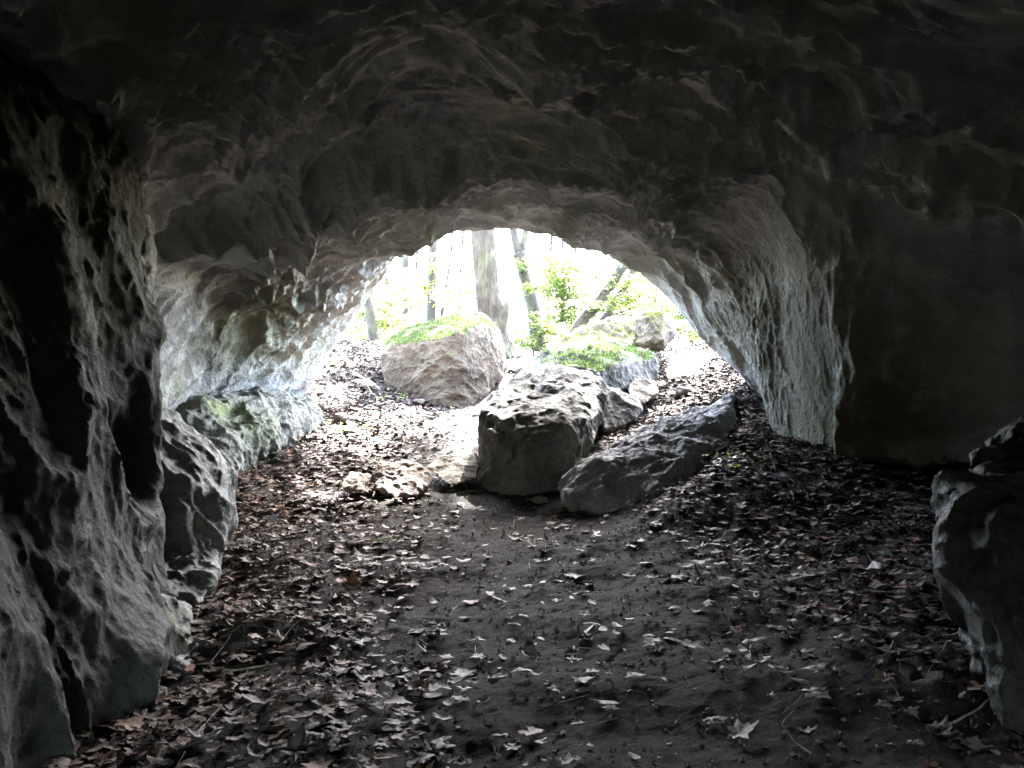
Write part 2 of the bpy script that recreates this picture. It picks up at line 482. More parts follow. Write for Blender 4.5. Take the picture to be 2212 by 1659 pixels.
disp += wl * stack(ql, [(0.16, 0.6, 4.3, 0), (0.16, 1.1, 6.1, 1), (0.10, 2.3, 2.8, 1), (0.055, 4.6, 9.9, 1), (0.028, 10, 4.3, 1), (0.012, 22, 8.3, 1)])
qr = np.stack([wp[:, 0] * 1.1, wp[:, 1] * 1.15, wp[:, 2] * 0.55], 1)
disp += wr * stack(qr, [(0.12, 0.6, 1.3, 0), (0.035, 1.0, 3.1, 1), (0.045, 2.2, 5.8, 0), (0.022, 5.0, 7.9, 1), (0.012, 11, 6.3, 1), (0.007, 24, 2.3, 1)])
wf = (1 - wc) * sstep(0.35, 0.8, -nf[:, 1])
disp += wf * stack(wp * np.array([1, 1, 0.8]), [(0.16, 0.9, 9.2, 0), (0.14, 1.4, 6.6, 1), (0.07, 3.1, 2.2, 1), (0.03, 6.5, 4.1, 1)])
disp = disp * (1 - 0.55 * wr * sstep(5.3, 5.9, pf[:, 1]) * (1 - sstep(6.4, 7.2, pf[:, 1])))
disp = disp * (1 - 0.5 * 4 * wc * (1 - wc)) * (1 - 0.28 * wl)
# the long cracked lips of the roof
_ry = np.array([90, 178, 252, 325, 412, 458, 489])
_rd = np.array([5.0, 5.7, 6.15, 6.73, 7.46, 8.18, 8.86])
def roofline(px_pts):
    l = []
    for px, py in px_pts:
        d = float(np.interp(py, _ry, _rd)) if py > 90 else 5.0 * 739.5 / (829.5 - py)
        l.append((d * (px - 1106) / FPX, d))
    return np.array(l)
ww = 0.16 * pn(pf, 1.6, 71.3) + 0.07 * pn(pf, 4.1, 17.3) + 0.03 * pn(pf, 11, 7.7)
def lip(pts, amp, near=0.45, farw=0.05, ends=0.5, world=False):
    global disp
    L = np.array(pts) if world else roofline(pts); L = L[np.argsort(L[:, 0])]
    s = pf[:, 1] - np.interp(pf[:, 0], L[:, 0], L[:, 1]) + ww
    prof = np.where(s < 0, np.exp(s / 0.07), np.exp(-s / near))
    fade = sstep(L[0, 0] - ends, L[0, 0] + 0.2, pf[:, 0]) * (1 - sstep(L[-1, 0] - 0.2, L[-1, 0] + ends, pf[:, 0]))
    disp = disp + 1.15 * amp * prof * fade * sstep(0.25, 0.75, -nf[:, 2])
lip([(330,545),(450,475),(560,430),(760,345),(1000,330),(1200,312),(1450,262),(1600,252),(1700,240)], 0.16)
lip([(760,350),(1000,347),(1180,345),(1300,352),(1480,372),(1560,400)], 0.13, 0.3)
lip([(350,600),(560,500),(740,400),(900,425),(1000,440),(1300,440),(1620,465)], 0.10, 0.4)
lip([(640,120),(960,75),(1200,80),(1450,60),(1700,100)], 0.08, 0.4)
lip([(700,480),(900,470),(1100,465),(1350,475)], 0.07, 0.3)
lip([(1150,170),(1300,240),(1500,200),(1700,200)], 0.10, 0.35)
lip([(450,330),(640,270),(760,230),(900,300)], 0.10, 0.35)
lip([(-3.3, 6.0), (-2.8, 6.2), (-2.5, 6.6), (-2.13, 6.75), (-1.36, 6.75), (-0.6, 6.8)], 0.34, 0.6, world=True)
# thin worn beds of the roof: each ends in a crest whose near side is steep
def beds(step, amp, seed, thr):
    global disp
    ph = (pf[:, 1] + 0.75 * pn(pf * np.array([0.35, 0.5, 0.5]), 1.0, seed) + 0.22 * pn(pf * np.array([0.6, 1, 1]), 2.3, seed + 3) + 0.06 * pn(pf, 7.0, seed + 5) + 0.10 * pf[:, 0]) / step
    f = ph - np.floor(ph)
    prof = np.where(f < 0.84, (1 - f / 0.84) ** 1.3, ((f - 0.84) / 0.16) ** 1.2)
    msk = sstep(thr, thr + 0.35, pn(pf * np.array([0.5, 1, 1]), 1.1, seed + 9))
    disp = disp + amp * prof * msk * wc
beds(0.75, 0.12, 3.7, -0.3)
beds(0.27, 0.045, 15.2, -0.2)
# a dark hollow in the roof
hx, hy = roofline([(915, 190)])[0]
disp -= 0.26 * np.exp(-(((pf[:, 0] - hx) / 0.55) ** 2 + ((pf[:, 1] - hy) / 0.7) ** 2) ** 1.5) * wc
fade = (1 - sstep(10.6, 12.4, np.repeat(dd, NU))) * 0.78 + 0.22
disp = (disp - 0.17 - 0.13 * wc) * fade
P = (pf + nf * disp[:, None]).reshape(P.shape)
# the outside of the rock mass, closing round the cavity
last = P[-1]
outer = []
for sc_, d in ((1.03, 12.72), (1.09, 12.84), (1.2, 12.95), (1.45, 12.9), (1.8, 12.7), (2.3, 12.3), (2.9, 11.5), (3.2, 9.5), (3.2, 6), (3.1, 2), (2.9, -2), (2.4, -5.5), (1.4, -7.2), (0.02, -7.6)):
    r = np.empty_like(last)
    r[:, 0] = last[:, 0] * sc_; r[:, 2] = 1.2 + (last[:, 2] - 1.2) * sc_ * (1 + 0.6 * max(0, min(1, (sc_ - 1.2) / 1.2))); r[:, 1] = last[:, 1] + (d - 12.6) if d > 9 else last[:, 1] * 0.25 + d * 0.75
    jit = min(0.5, (sc_ - 1) * 0.6) * np.stack([pn(r, 0.7, 3), pn(r, 0.7, 13), pn(r, 0.7, 23)], 1) + min(0.06, (sc_ - 1) * 0.4) * pn(r, 3.1, 5)[:, None]
    if sc_ > 0.1: r = r + jit
    outer.append(r)
P = np.concatenate([P, np.stack(outer)])
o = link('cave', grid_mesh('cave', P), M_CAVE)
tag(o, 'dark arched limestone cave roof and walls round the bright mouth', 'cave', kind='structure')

def merge(chunks):
    vs, ls, ss, ts = [], [], [], []
    nv = nl = 0
    for (V, loops, starts, tint) in chunks:
        n, k = V.shape[:2]
        vs.append(V.reshape(-1, 3))
        ls.append((loops[None] + (np.arange(n) * k)[:, None] + nv).ravel())
        ss.append((starts[None] + (np.arange(n) * len(loops))[:, None] + nl).ravel())
        ts.append(np.repeat(tint, k))
        nv += n * k; nl += n * len(loops)
    return np.concatenate(vs), np.concatenate(ls), np.concatenate(ss), np.concatenate(ts)

# ------------------------------------------------------------------ rocks
def hull_into(bm, pts):
    vs = [bm.verts.new(Vector(p)) for p in pts]
    r = bmesh.ops.convex_hull(bm, input=vs)
    bad = [g for g in r['geom_interior'] if isinstance(g, bmesh.types.BMVert)]
    bad += [g for g in r['geom_unused'] if isinstance(g, bmesh.types.BMVert)]
    if bad: bmesh.ops.delete(bm, geom=list(set(bad)), context='VERTS')

def deep(front, t, shrink=0.85, rise=0.0):
    """front outline points with a copy pushed t metres back"""
    f = np.array([W(*q) for q in front])
    c = f.mean(0)
    b = c + (f - c) * shrink + np.array([0, t, rise])
    return list(f) + list(b)

def rock(name, label, cat, hulls, mat, voxel=0.02, smooth=5, amps=(0.05, 0.03, 0.012, 0.005), freq=1.0, pits=None, seed=0.0, aniso=(1, 1, 1), group=None, kind=None, tufts=None):
    bm = bmesh.new()
    for h in hulls: hull_into(bm, h)
    me = bpy.data.meshes.new('tmp')
    bm.to_mesh(me); bm.free()
    ob = bpy.data.objects.new('tmp', me); COL.objects.link(ob)
    md = ob.modifiers.new('r', 'REMESH'); md.mode = 'VOXEL'; md.voxel_size = voxel
    ms = ob.modifiers.new('s', 'SMOOTH'); ms.iterations = smooth; ms.factor = 0.5
    dg = bpy.context.evaluated_depsgraph_get()
    m2 = bpy.data.meshes.new_from_object(ob.evaluated_get(dg))
    bpy.data.objects.remove(ob); bpy.data.meshes.remove(me)
    n = len(m2.vertices)
    p = np.empty(n * 3, np.float32); m2.vertices.foreach_get('co', p); p = p.reshape(-1, 3)
    nn = np.empty(n * 3, np.float32); m2.vertex_normals.foreach_get('vector', nn); nn = nn.reshape(-1, 3)
    q = p * np.array(aniso, np.float32)
    q = q + 0.12 * np.stack([pn(q, 1.9, seed + 1), pn(q, 1.9, seed + 2), pn(q, 1.9, seed + 3)], 1)
    f = freq
    d = amps[0] * pn(q, 1.3 * f, seed) + amps[0] * 1.0 * (ridge(q, 1.7 * f, seed + 4) - 0.4)
    d += amps[1] * (ridge(q, 4 * f, seed + 5) - 0.4) + amps[1] * 0.6 * pn(q, 7 * f, seed + 6)
    d += amps[2] * (ridge(q, 11 * f, seed + 7) - 0.4) + amps[3] * pn(q, 30 * f, seed + 8)
    if pits is not None:
        amt, sc_, thr, up = pits
        m = sstep(thr, thr + 0.25, pn(p, sc_, seed + 9)) * sstep(-0.1, 0.4, pn(p, 1.6, seed + 10) + 0.15) * sstep(up, up + 0.3, nn[:, 2])
        d -= amt * m
    p = p + nn * d[:, None]
    m2.vertices.foreach_set('co', p.ravel())
    m2.polygons.foreach_set('use_smooth', np.ones(len(m2.polygons), bool))
    m2.materials.clear()
    m2.update()
    m2.name = name
    base = (p[:, 0].mean(), p[:, 1].mean(), p[:, 2].min())
    ob = link(name, m2, mat, base=base)
    if tufts is not None:                              # cushions of moss standing up from the stone
        nt, mm, thr = tufts
        wgt = sstep(0.45, 0.75, nn[:, 2]) * sstep(thr, thr + 0.3, pn(p, 2.2, seed + 12) + 0.5 * pn(p, 7.0, seed + 13))
        ids = RNG.choice(n, nt, p=wgt / wgt.sum())
        c = p[ids] + RNG.normal(0, voxel * 0.5, (nt, 3)) * np.array([1, 1, 0.2])
        h = RNG.uniform(0.006, 0.02, nt); a = RNG.uniform(0, 6.28, nt)
        side = np.stack([np.cos(a), np.sin(a), np.zeros(nt)], 1) * (h * 0.45)[:, None]
        up = nn[ids] * h[:, None] + RNG.normal(0, 0.4, (nt, 3)) * h[:, None]
        V = np.stack([c - side, c + side, c + up], 1) - np.array(base)
        tv, tl, ts, tt = merge([(V, np.array([0, 1, 2]), np.array([0]), RNG.random(nt))])
        mo = link('moss', make_mesh('moss', tv, tl, ts, False, {'tint': tt}), mm)
        mo.parent = ob; mo['kind'] = 'stuff'
    return tag(ob, label, cat, group, kind)

# boulder at the left of the mouth
rock('boulder', 'big ochre boulder with a mossy sloping top, in front of the thick trunk', 'boulder', [
    [W(*q) for q in [(824,768,12.4),(840,752,12.25),(900,746,12.0),(986,718,11.75),(1000,724,11.7),(1040,700,12.15),(1072,712,12.4),(1088,760,12.6),(1088,806,12.4),(1050,862,11.85),(1002,890,11.45),(945,884,11.45),
     (905,856,11.75),(845,850,12.15),(828,815,12.35),(830,738,13.0),(882,710,13.2),(1005,672,13.1),(1042,677,13.0),(1080,720,13.3),(1088,790,13.4),(840,840,13.4),(1050,850,13.3)]]],
    M_BOULD_L, voxel=0.018, smooth=2, amps=(0.04, 0.028, 0.014, 0.006), seed=3.3, tufts=(16000, M_MOSS, -0.45))
# the long boulder in the middle: front block
rock('boulder', 'large grey pitted boulder with a flat dark front face, in the middle of the floor', 'boulder', [
    deep([(1028,930,7.7),(1040,885,7.75),(1090,905,7.5),(1160,915,7.4),(1250,905,7.5),(1290,900,7.8),(1275,960,7.6),(1215,1045,7.3),(1110,1085,7.2),(1045,1050,7.4),(1030,985,7.6),(1160,990,7.12),(1080,975,7.3)], 0.5, 0.95)
    + [W(1100,835,8.6), W(1180,800,9.0), W(1250,800,9.0), W(1300,835,8.6), W(1160,788,9.6), W(1300,790,9.6), W(1300,900,8.3), W(1060,862,8.2), W(1060,1000,8.6), W(1300,850,9.3)]],
    M_BOULD_C, voxel=0.016, smooth=9, amps=(0.06, 0.024, 0.011, 0.005), pits=(0.035, 10.0, 0.25, -0.9), seed=8.1)
rock('boulder', 'grey boulder with a green moss cap, behind the pitted boulder in the middle', 'boulder', [
    [W(1120,800,9.7), W(1180,760,10.0), W(1230,742,10.3), W(1290,728,10.6), W(1340,735,10.6), W(1400,755,10.5), W(1420,775,10.3), W(1410,830,10.0), W(1350,850,9.6), W(1300,850,9.2),
     W(1290,800,9.2), W(1220,790,9.2), W(1150,830,9.5), W(1180,870,9.6), W(1330,880,9.5), W(1230,745,11.2), W(1350,745,11.3), W(1420,800,11.0), W(1170,820,11.0)]],
    M_MOSSY, voxel=0.02, smooth=5, amps=(0.05, 0.03, 0.014, 0.006), pits=(0.03, 9.0, 0.2, 0.0), seed=14.2, tufts=(15000, M_MOSS, -0.35))
rock('boulder', 'long pale slab with yellow moss, farthest back, rising to the round knobby rock', 'boulder', [
    [W(1165,780,11.4), W(1200,745,11.6), W(1250,712,11.9), W(1320,690,12.2), W(1380,692,12.4), W(1410,705,12.3), W(1425,745,12.0), W(1400,775,11.6), W(1300,780,11.3), W(1180,800,11.4),
     W(1250,720,12.8), W(1400,690,13.2), W(1430,750,13.0), W(1190,790,12.6)]],
    M_MOSSY2, voxel=0.02, smooth=4, amps=(0.05, 0.03, 0.014, 0.005), seed=21.7, tufts=(9000, M_MOSSY_YELLOW, -0.25))
rock('boulder', 'round knobby brown rock with yellow moss, at the far right on the skyline', 'boulder', [
    [W(1372,715,11.9), W(1378,690,11.9), W(1400,674,11.9), W(1432,678,11.9), W(1451,702,11.9), W(1450,728,11.8), W(1432,755,11.7), W(1395,758,11.7), W(1375,740,11.7), W(1410,700,11.6), W(1430,730,11.5), W(1395,690,12.5), W(1448,720,12.5)]],
    rock_material('knobby_rock', (0.05, 0.042, 0.034), (0.10, 0.085, 0.068), (0.18, 0.155, 0.125), moss=(0.09, 0.10, 0.02), moss_amt=0.8), voxel=0.014, smooth=3, amps=(0.05, 0.035, 0.014, 0.005), freq=1.6, seed=27.0, tufts=(3000, M_MOSSY_YELLOW, -0.1))
rock('boulder', 'small grey boulder with a split corner, leaning on the right side of the pitted boulder', 'boulder', [
    [W(1300,835,9.0), W(1340,838,8.9), W(1372,855,8.9), W(1388,885,8.9), W(1375,905,8.7), W(1330,925,8.5), W(1302,930,8.4), W(1303,860,8.7), W(1310,840,9.6), W(1385,870,9.6), W(1360,930,9.4)]],
    M_BOULD_C, voxel=0.016, smooth=3, amps=(0.03, 0.02, 0.01, 0.004), seed=31.0)
rock('rock', 'rounded grey rock below the moss capped boulder, beside the right hand slope', 'rock', [
    [W(1355,835,9.5), W(1385,820,9.6), W(1412,825,9.6), W(1420,850,9.4), W(1395,872,9.2), W(1360,868,9.2), W(1370,825,10.0), W(1415,850,10.0)]],
    M_BROWNROCK, voxel=0.018, smooth=4, amps=(0.03, 0.02, 0.01, 0.004), seed=35.0)
rock('boulder', 'dark low boulder sloping up to the right, at the foot of the leafy bank', 'boulder', [
    [W(1198,1055,6.7), W(1215,1030,6.8), W(1245,1000,7.0), W(1330,948,7.5), W(1400,912,7.9), W(1440,900,8.0), W(1500,885,8.0), W(1588,852,8.5), W(1590,885,8.2), W(1560,900,7.6), W(1575,940,7.2), W(1520,985,6.9), W(1480,1000,6.6), W(1400,985,6.7),
     W(1320,985,6.8), W(1290,1000,6.7), W(1215,1085,6.5), W(1310,1112,6.3), W(1400,1100,6.3), W(1500,1080,6.3), W(1560,1060,6.5), W(1350,1000,8.3), W(1560,930,8.3)]],
    M_DARKROCK, voxel=0.016, smooth=5, amps=(0.06, 0.035, 0.016, 0.008), seed=41.0)
rock('rock', 'flat triangular brown rock wedged against the left foot of the pitted boulder', 'rock', [
    [W(918,1006,7.6), W(960,985,7.8), W(1000,976,7.9), W(1026,978,7.8), W(1034,1010,7.5), W(1028,1035,7.3), W(975,1052,7.15), W(945,1030,7.3), W(1000,985,8.3), W(1030,1000,8.3)]],
    M_BROWNROCK, voxel=0.014, smooth=3, amps=(0.02, 0.015, 0.008, 0.004), seed=47.0)
rock('rock', 'sunlit reddish rock lying in the leaves left of the triangular rock', 'rock', [
    [W(805,1030,7.2), W(830,1005,7.4), W(880,1000,7.5), W(915,1018,7.4), W(928,1045,7.2), W(900,1070,7.0), W(850,1075,6.95), W(812,1055,7.0), W(830,1010,7.9), W(910,1030,7.9)]],
    M_RED, voxel=0.012, smooth=3, amps=(0.03, 0.022, 0.012, 0.005), seed=52.0, pits=(0.015, 11.0, 0.2, -0.3))
rock('rock', 'small low reddish stone half covered by leaves, left of the sunlit rock', 'rock', [
    [W(735,1045,7.1), W(760,1022,7.3), W(800,1025,7.3), W(818,1048,7.1), W(790,1068,6.95), W(745,1062,7.0), W(765,1030,7.6), W(800,1040,7.6)]],
    M_RED, voxel=0.012, smooth=3, amps=(0.02, 0.018, 0.01, 0.005), seed=56.0)
rock('rock', 'grey angular rock at the foot of the left wall among dead leaves', 'rock', [
    [W(490,1195,5.5), W(510,1172,5.6), W(545,1166,5.6), W(572,1180,5.5), W(592,1208,5.4), W(575,1222,5.3), W(520,1222,5.3), W(488,1215,5.4), W(520,1175,5.9), W(580,1200,5.8)]],
    M_NEAR, voxel=0.010, smooth=2, amps=(0.02, 0.015, 0.008, 0.003), seed=61.0)
rock('rock', 'tiny grey stone touching the angular rock by the left wall', 'rock', [
    [W(588,1205,5.5), W(605,1192,5.55), W(632,1196,5.5), W(640,1210,5.4), W(615,1220,5.35), W(592,1216,5.4), W(615,1200,5.65)]],
    M_NEAR, voxel=0.008, smooth=2, amps=(0.01, 0.01, 0.005, 0.002), seed=63.0)
rock('rock', 'flat dark rock with a lifted edge on the slope left of the ochre boulder', 'rock', [
    [W(735,835,12.0), W(760,818,12.2), W(795,822,12.2), W(812,840,12.0), W(800,858,11.8), W(755,850,11.8), W(770,822,12.6), W(810,845,12.6)]],
    M_BROWNROCK, voxel=0.016, smooth=2, amps=(0.03, 0.02, 0.01, 0.004), seed=66.0)
rock('rock', 'small pale rock in the gap between the ochre boulder and the mossy ones', 'rock', [
    [W(1092,795,13.0), W(1105,782,13.2), W(1135,778,13.2), W(1160,784,13.1), W(1162,802,12.9), W(1120,808,12.8), W(1110,785,13.6), W(1155,795,13.6)]],
    M_BROWNROCK, voxel=0.016, smooth=3, amps=(0.03, 0.02, 0.01, 0.004), seed=70.0)
rock('rock', 'broad grey rock half buried in the bank beside the right edge of the mouth', 'rock', [
    [W(1430,800,10.8), W(1450,772,11.2), W(1490,760,11.5), W(1530,768,11.6), W(1560,790,11.3), W(1555,830,10.6), W(1480,830,10.4), W(1440,822,10.5), W(1480,765,12.2), W(1560,800,12.2)]],
    M_BROWNROCK, voxel=0.02, smooth=5, amps=(0.05, 0.03, 0.016, 0.006), seed=74.0)
for i, (px, py, d, r, lab) in enumerate([(700,745,14.4,0.16,'pale stone on the skyline beside the left edge of the mouth'),
        (905,868,11.5,0.09,'fist sized stone under the front edge of the ochre boulder'),
        (1480,858,9.7,0.13,'bright sunlit stone on the bank right of the boulders'),
        (738,900,10.0,0.10,'grey stone in the leaves below the pale ledge'),
        (1165,1072,7.0,0.06,'loose stone on the soil under the pitted boulder')]):
    c = W(px, py, d)
    c[2] = gz(np.array([c[0]]), np.array([c[1]]))[0] + r * 0.25
    v = RNG.normal(size=(26, 3)); v /= np.linalg.norm(v, axis=1)[:, None]
    rock('rock', lab, 'rock', [list(c + v * np.array([1.25, 1.0, 0.75]) * r * RNG.uniform(0.8, 1.1, (26, 1)))], M_BROWNROCK, voxel=max(0.01, r * 0.12), smooth=2, amps=(r*0.15, r*0.1, 0.006, 0.003), seed=80.0 + i)

# right foreground boulder
rock('boulder', 'damp near boulder cut by the right edge of the picture', 'boulder', [
    [W(2052,1060,2.75), W(2067,1025,2.8), W(2107,995,2.9), W(2122,955,3.0), W(2182,925,3.1), W(2282,915,3.1), W(2442,960,3.0), W(2472,1200,2.6), W(2462,1560,2.3), W(2322,1700,2.3), W(2162,1540,2.45),
     W(2112,1420,2.6), W(2082,1300,2.65), W(2062,1180,2.65), W(2162,1130,2.5), W(2282,1180,2.35), W(2172,940,3.7), W(2372,1000,3.8), W(2102,1300,3.4)]],
    rock_material('damp_boulder', (0.018, 0.018, 0.015), (0.038, 0.039, 0.034), (0.085, 0.09, 0.08), rough=0.5, spec=0.15), voxel=0.011, smooth=3, amps=(0.05, 0.04, 0.02, 0.008), freq=1.0, seed=91.0)

# wall masses on the left
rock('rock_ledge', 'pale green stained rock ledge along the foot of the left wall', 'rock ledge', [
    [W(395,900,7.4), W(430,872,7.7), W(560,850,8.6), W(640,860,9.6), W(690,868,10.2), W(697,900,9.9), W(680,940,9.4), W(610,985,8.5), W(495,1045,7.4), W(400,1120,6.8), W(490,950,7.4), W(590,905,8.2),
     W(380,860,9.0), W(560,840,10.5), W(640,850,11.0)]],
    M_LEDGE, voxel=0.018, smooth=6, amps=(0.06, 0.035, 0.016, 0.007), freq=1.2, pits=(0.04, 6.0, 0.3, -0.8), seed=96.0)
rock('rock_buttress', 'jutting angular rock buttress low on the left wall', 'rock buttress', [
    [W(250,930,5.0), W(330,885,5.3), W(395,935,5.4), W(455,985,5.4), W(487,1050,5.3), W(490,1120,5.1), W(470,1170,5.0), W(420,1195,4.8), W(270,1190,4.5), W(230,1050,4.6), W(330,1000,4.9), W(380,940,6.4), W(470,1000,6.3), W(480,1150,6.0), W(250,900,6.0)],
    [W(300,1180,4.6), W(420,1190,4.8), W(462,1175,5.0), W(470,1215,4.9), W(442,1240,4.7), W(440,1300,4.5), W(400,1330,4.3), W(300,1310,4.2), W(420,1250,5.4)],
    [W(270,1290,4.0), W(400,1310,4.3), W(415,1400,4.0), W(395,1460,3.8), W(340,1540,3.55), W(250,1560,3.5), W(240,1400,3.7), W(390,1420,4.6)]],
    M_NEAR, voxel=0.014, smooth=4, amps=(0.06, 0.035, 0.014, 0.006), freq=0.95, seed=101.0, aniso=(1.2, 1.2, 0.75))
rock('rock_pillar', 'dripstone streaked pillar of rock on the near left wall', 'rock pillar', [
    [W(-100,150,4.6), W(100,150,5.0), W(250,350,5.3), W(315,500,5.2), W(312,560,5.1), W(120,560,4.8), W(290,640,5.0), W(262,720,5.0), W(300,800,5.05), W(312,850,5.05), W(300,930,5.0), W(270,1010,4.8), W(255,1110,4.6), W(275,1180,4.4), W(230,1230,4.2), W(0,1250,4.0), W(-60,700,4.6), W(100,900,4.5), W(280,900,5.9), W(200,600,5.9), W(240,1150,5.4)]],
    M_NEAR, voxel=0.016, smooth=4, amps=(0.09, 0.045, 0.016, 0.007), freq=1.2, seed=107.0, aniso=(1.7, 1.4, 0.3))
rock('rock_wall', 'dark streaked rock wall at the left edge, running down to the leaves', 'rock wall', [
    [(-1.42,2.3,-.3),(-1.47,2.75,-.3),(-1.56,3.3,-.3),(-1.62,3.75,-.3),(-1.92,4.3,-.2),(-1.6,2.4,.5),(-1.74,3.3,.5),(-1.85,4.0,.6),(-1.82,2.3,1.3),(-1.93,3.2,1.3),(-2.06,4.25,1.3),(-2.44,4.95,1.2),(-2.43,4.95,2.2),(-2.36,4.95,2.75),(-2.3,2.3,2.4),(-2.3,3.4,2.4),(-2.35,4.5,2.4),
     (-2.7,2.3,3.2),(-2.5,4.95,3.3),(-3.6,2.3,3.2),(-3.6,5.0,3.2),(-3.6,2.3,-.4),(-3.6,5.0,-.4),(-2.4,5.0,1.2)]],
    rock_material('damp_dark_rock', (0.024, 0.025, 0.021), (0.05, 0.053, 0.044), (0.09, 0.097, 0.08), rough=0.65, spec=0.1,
        stains_and_shade=[(W(330, 1370, 4.0), 0.3, (0.2, 0.24, 0.03), 0.9)]), voxel=0.014, smooth=5, amps=(0.13, 0.035, 0.014, 0.008), freq=0.8, seed=113.0, aniso=(1.1, 1.2, 0.65))

# ------------------------------------------------------------------ leaf litter
def leaf_template(kind):
    if kind == 'maple':
        ang = np.radians([-90, -62, -40, -18, -5, 12, 25, 40, 55, 72, 90, 108, 125, 140, 155, 168, 185, 198, 220, 242])
        rad = np.array([.30, .48, .62, .42, .56, .88, .56, .50, .66, .62, 1.0, .62, .66, .50, .56, .88, .56, .42, .62, .48])
    else:
        ang = np.linspace(0, 2 * np.pi, 14, endpoint=False) - np.pi / 2
        rad = 1 / np.sqrt((np.cos(ang) / 0.45) ** 2 + (np.sin(ang) / 1.0) ** 2)
        rad = rad * (1 + 0.08 * np.cos(ang * 7))
    n = len(ang)
    v = [np.zeros(2)]
    for f in (0.5, 1.0):
        r = rad * f if f == 1.0 else 0.5 * (0.6 * rad + 0.4 * rad.mean())
        v += list(np.stack([r * np.cos(ang), r * np.sin(ang)], 1))
    v = np.array(v) * 0.55
    loops, starts = [], []
    for i in range(n):
        j = (i + 1) % n
        starts.append(len(loops)); loops += [0, 1 + i, 1 + j]
        starts.append(len(loops)); loops += [1 + i, 1 + n + i, 1 + n + j, 1 + j]
    return v, np.array(loops), np.array(starts)
TPL = {k: leaf_template(k) for k in ('maple', 'oval')}

def leaves_np(kind, pos, size, tilt, nrm=None, curl=1.0):
    """vertices of many curled leaves: (n, k, 3)"""
    v, loops, starts = TPL[kind]
    n = len(pos)
    c1 = RNG.normal(0.0, 0.55, n) * curl; c2 = RNG.normal(0.25, 0.5, n) * curl; c3 = RNG.normal(0, 0.5, n) * curl
    fold = np.abs(RNG.normal(0, 0.35, n)) * curl
    x, y = v[:, 0], v[:, 1]
    z = (c1[:, None] * x ** 2 * 2 + c2[:, None] * y ** 2 * 2 + c3[:, None] * x * y * 2 + fold[:, None] * np.abs(x))
    z = z + RNG.normal(0, 0.03, z.shape) * curl
    L = np.stack([np.broadcast_to(x, z.shape), np.broadcast_to(y, z.shape), z], -1) * size[:, None, None]
    L[..., :2] *= (1 - 0.25 * RNG.random((n, 1, 1)))
    az = RNG.uniform(0, 2 * np.pi, n); ti = tilt; dr = RNG.uniform(0, 2 * np.pi, n)
    ca, sa = np.cos(az)[:, None], np.sin(az)[:, None]
    X_, Y_ = L[..., 0] * ca - L[..., 1] * sa, L[..., 0] * sa + L[..., 1] * ca
    # tilt about a random horizontal axis
    kx, ky = np.cos(dr)[:, None], np.sin(dr)[:, None]
    ct, st = np.cos(ti)[:, None], np.sin(ti)[:, None]
    dot = X_ * kx + Y_ * ky
    Zr = L[..., 2]
    Xr = X_ * ct + (ky * Zr) * st + kx * dot * (1 - ct)
    Yr = Y_ * ct + (-kx * Zr) * st + ky * dot * (1 - ct)
    Zn = Zr * ct + (kx * Y_ - ky * X_) * st
    R = np.stack([Xr, Yr, Zn], -1)
    R[..., 2] -= np.minimum(R[..., 2].min(1), 0)[:, None] * 0.6
    return R + pos[:, None, :], loops, starts

def litter_density(x, y):
    """1 where leaves lie thick, small on the trodden path"""
    p = np.stack([x, y, np.zeros_like(x)], 1)
    w = 0.35 * pn(p, 0.9, 33.0) + 0.2 * pn(p, 2.6, 12.0)
    cx = np.interp(y, [2, 4.5, 6.5, 8, 10, 13], [0.55, 0.25, 0.0, -0.45, -0.6, -0.3])
    hw = np.interp(y, [2, 4.5, 6.5, 8, 10, 13], [0.9, 0.95, 1.1, 0.6, 0.4, 0.3])
    path = 1 - sstep(hw - 0.5, hw + 0.7, np.abs(x - cx) + w)
    d = 1 - 0.94 * path
    d = d * np.where((x > 1.2) & (y < 4.6), 0.85, 1.0)
    d = d * np.where(y > 11.5, 0.6, 1.0) * np.where(y > 16, 0.3, 1.0)
    return d * (0.75 + 0.5 * np.clip(pn(p, 1.7, 55.0), -0.5, 0.5))

def scatter(n, x0, x1, y0, y1, keep):
    x = RNG.uniform(x0, x1, n); y = RNG.uniform(y0, y1, n)
    m = RNG.random(n) < keep(x, y)
    x, y = x[m], y[m]
    return x, y

chunks = []
for kind, n, s0, s1 in (('maple', 22000, 0.075, 0.16), ('oval', 18000, 0.05, 0.11), ('oval', 16000, 0.02, 0.05)):
    x, y = scatter(n, -3.4, 3.8, 1.9, 15.5, litter_density)
    z = gz_detail(x, y) + RNG.uniform(-0.005, 0.03, len(x))
    t = np.abs(RNG.normal(0, 0.15, len(x)))
    V, lo, st = leaves_np(kind, np.stack([x, y, z], 1), RNG.uniform(s0, s1, len(x)), t, curl=0.36)
    chunks.append((V, lo, st, np.clip(RNG.beta(1.5, 1.6, len(x)), 0, 1)))
# crumbs of leaf, also on the path
x, y = scatter(45000, -3.2, 3.6, 1.9, 13.0, lambda x, y: 0.16 + 0.6 * litter_density(x, y))
z = gz_detail(x, y) + RNG.uniform(-0.002, 0.008, len(x))
V, lo, st = leaves_np('oval', np.stack([x, y, z], 1), RNG.uniform(0.012, 0.04, len(x)), np.abs(RNG.normal(0, 0.4, len(x))))
chunks.append((V, lo, st, np.clip(RNG.beta(1.4, 1.8, len(x)), 0, 1)))
v_, l_, s_, t_ = merge(chunks)
o = link('leaf_litter', make_mesh('leaf_litter', v_, l_, s_, True, {'tint': t_}), M_LITTER)
tag(o, 'brown dead leaf litter spread over the cave floor and banks', 'leaf litter', kind='stuff')

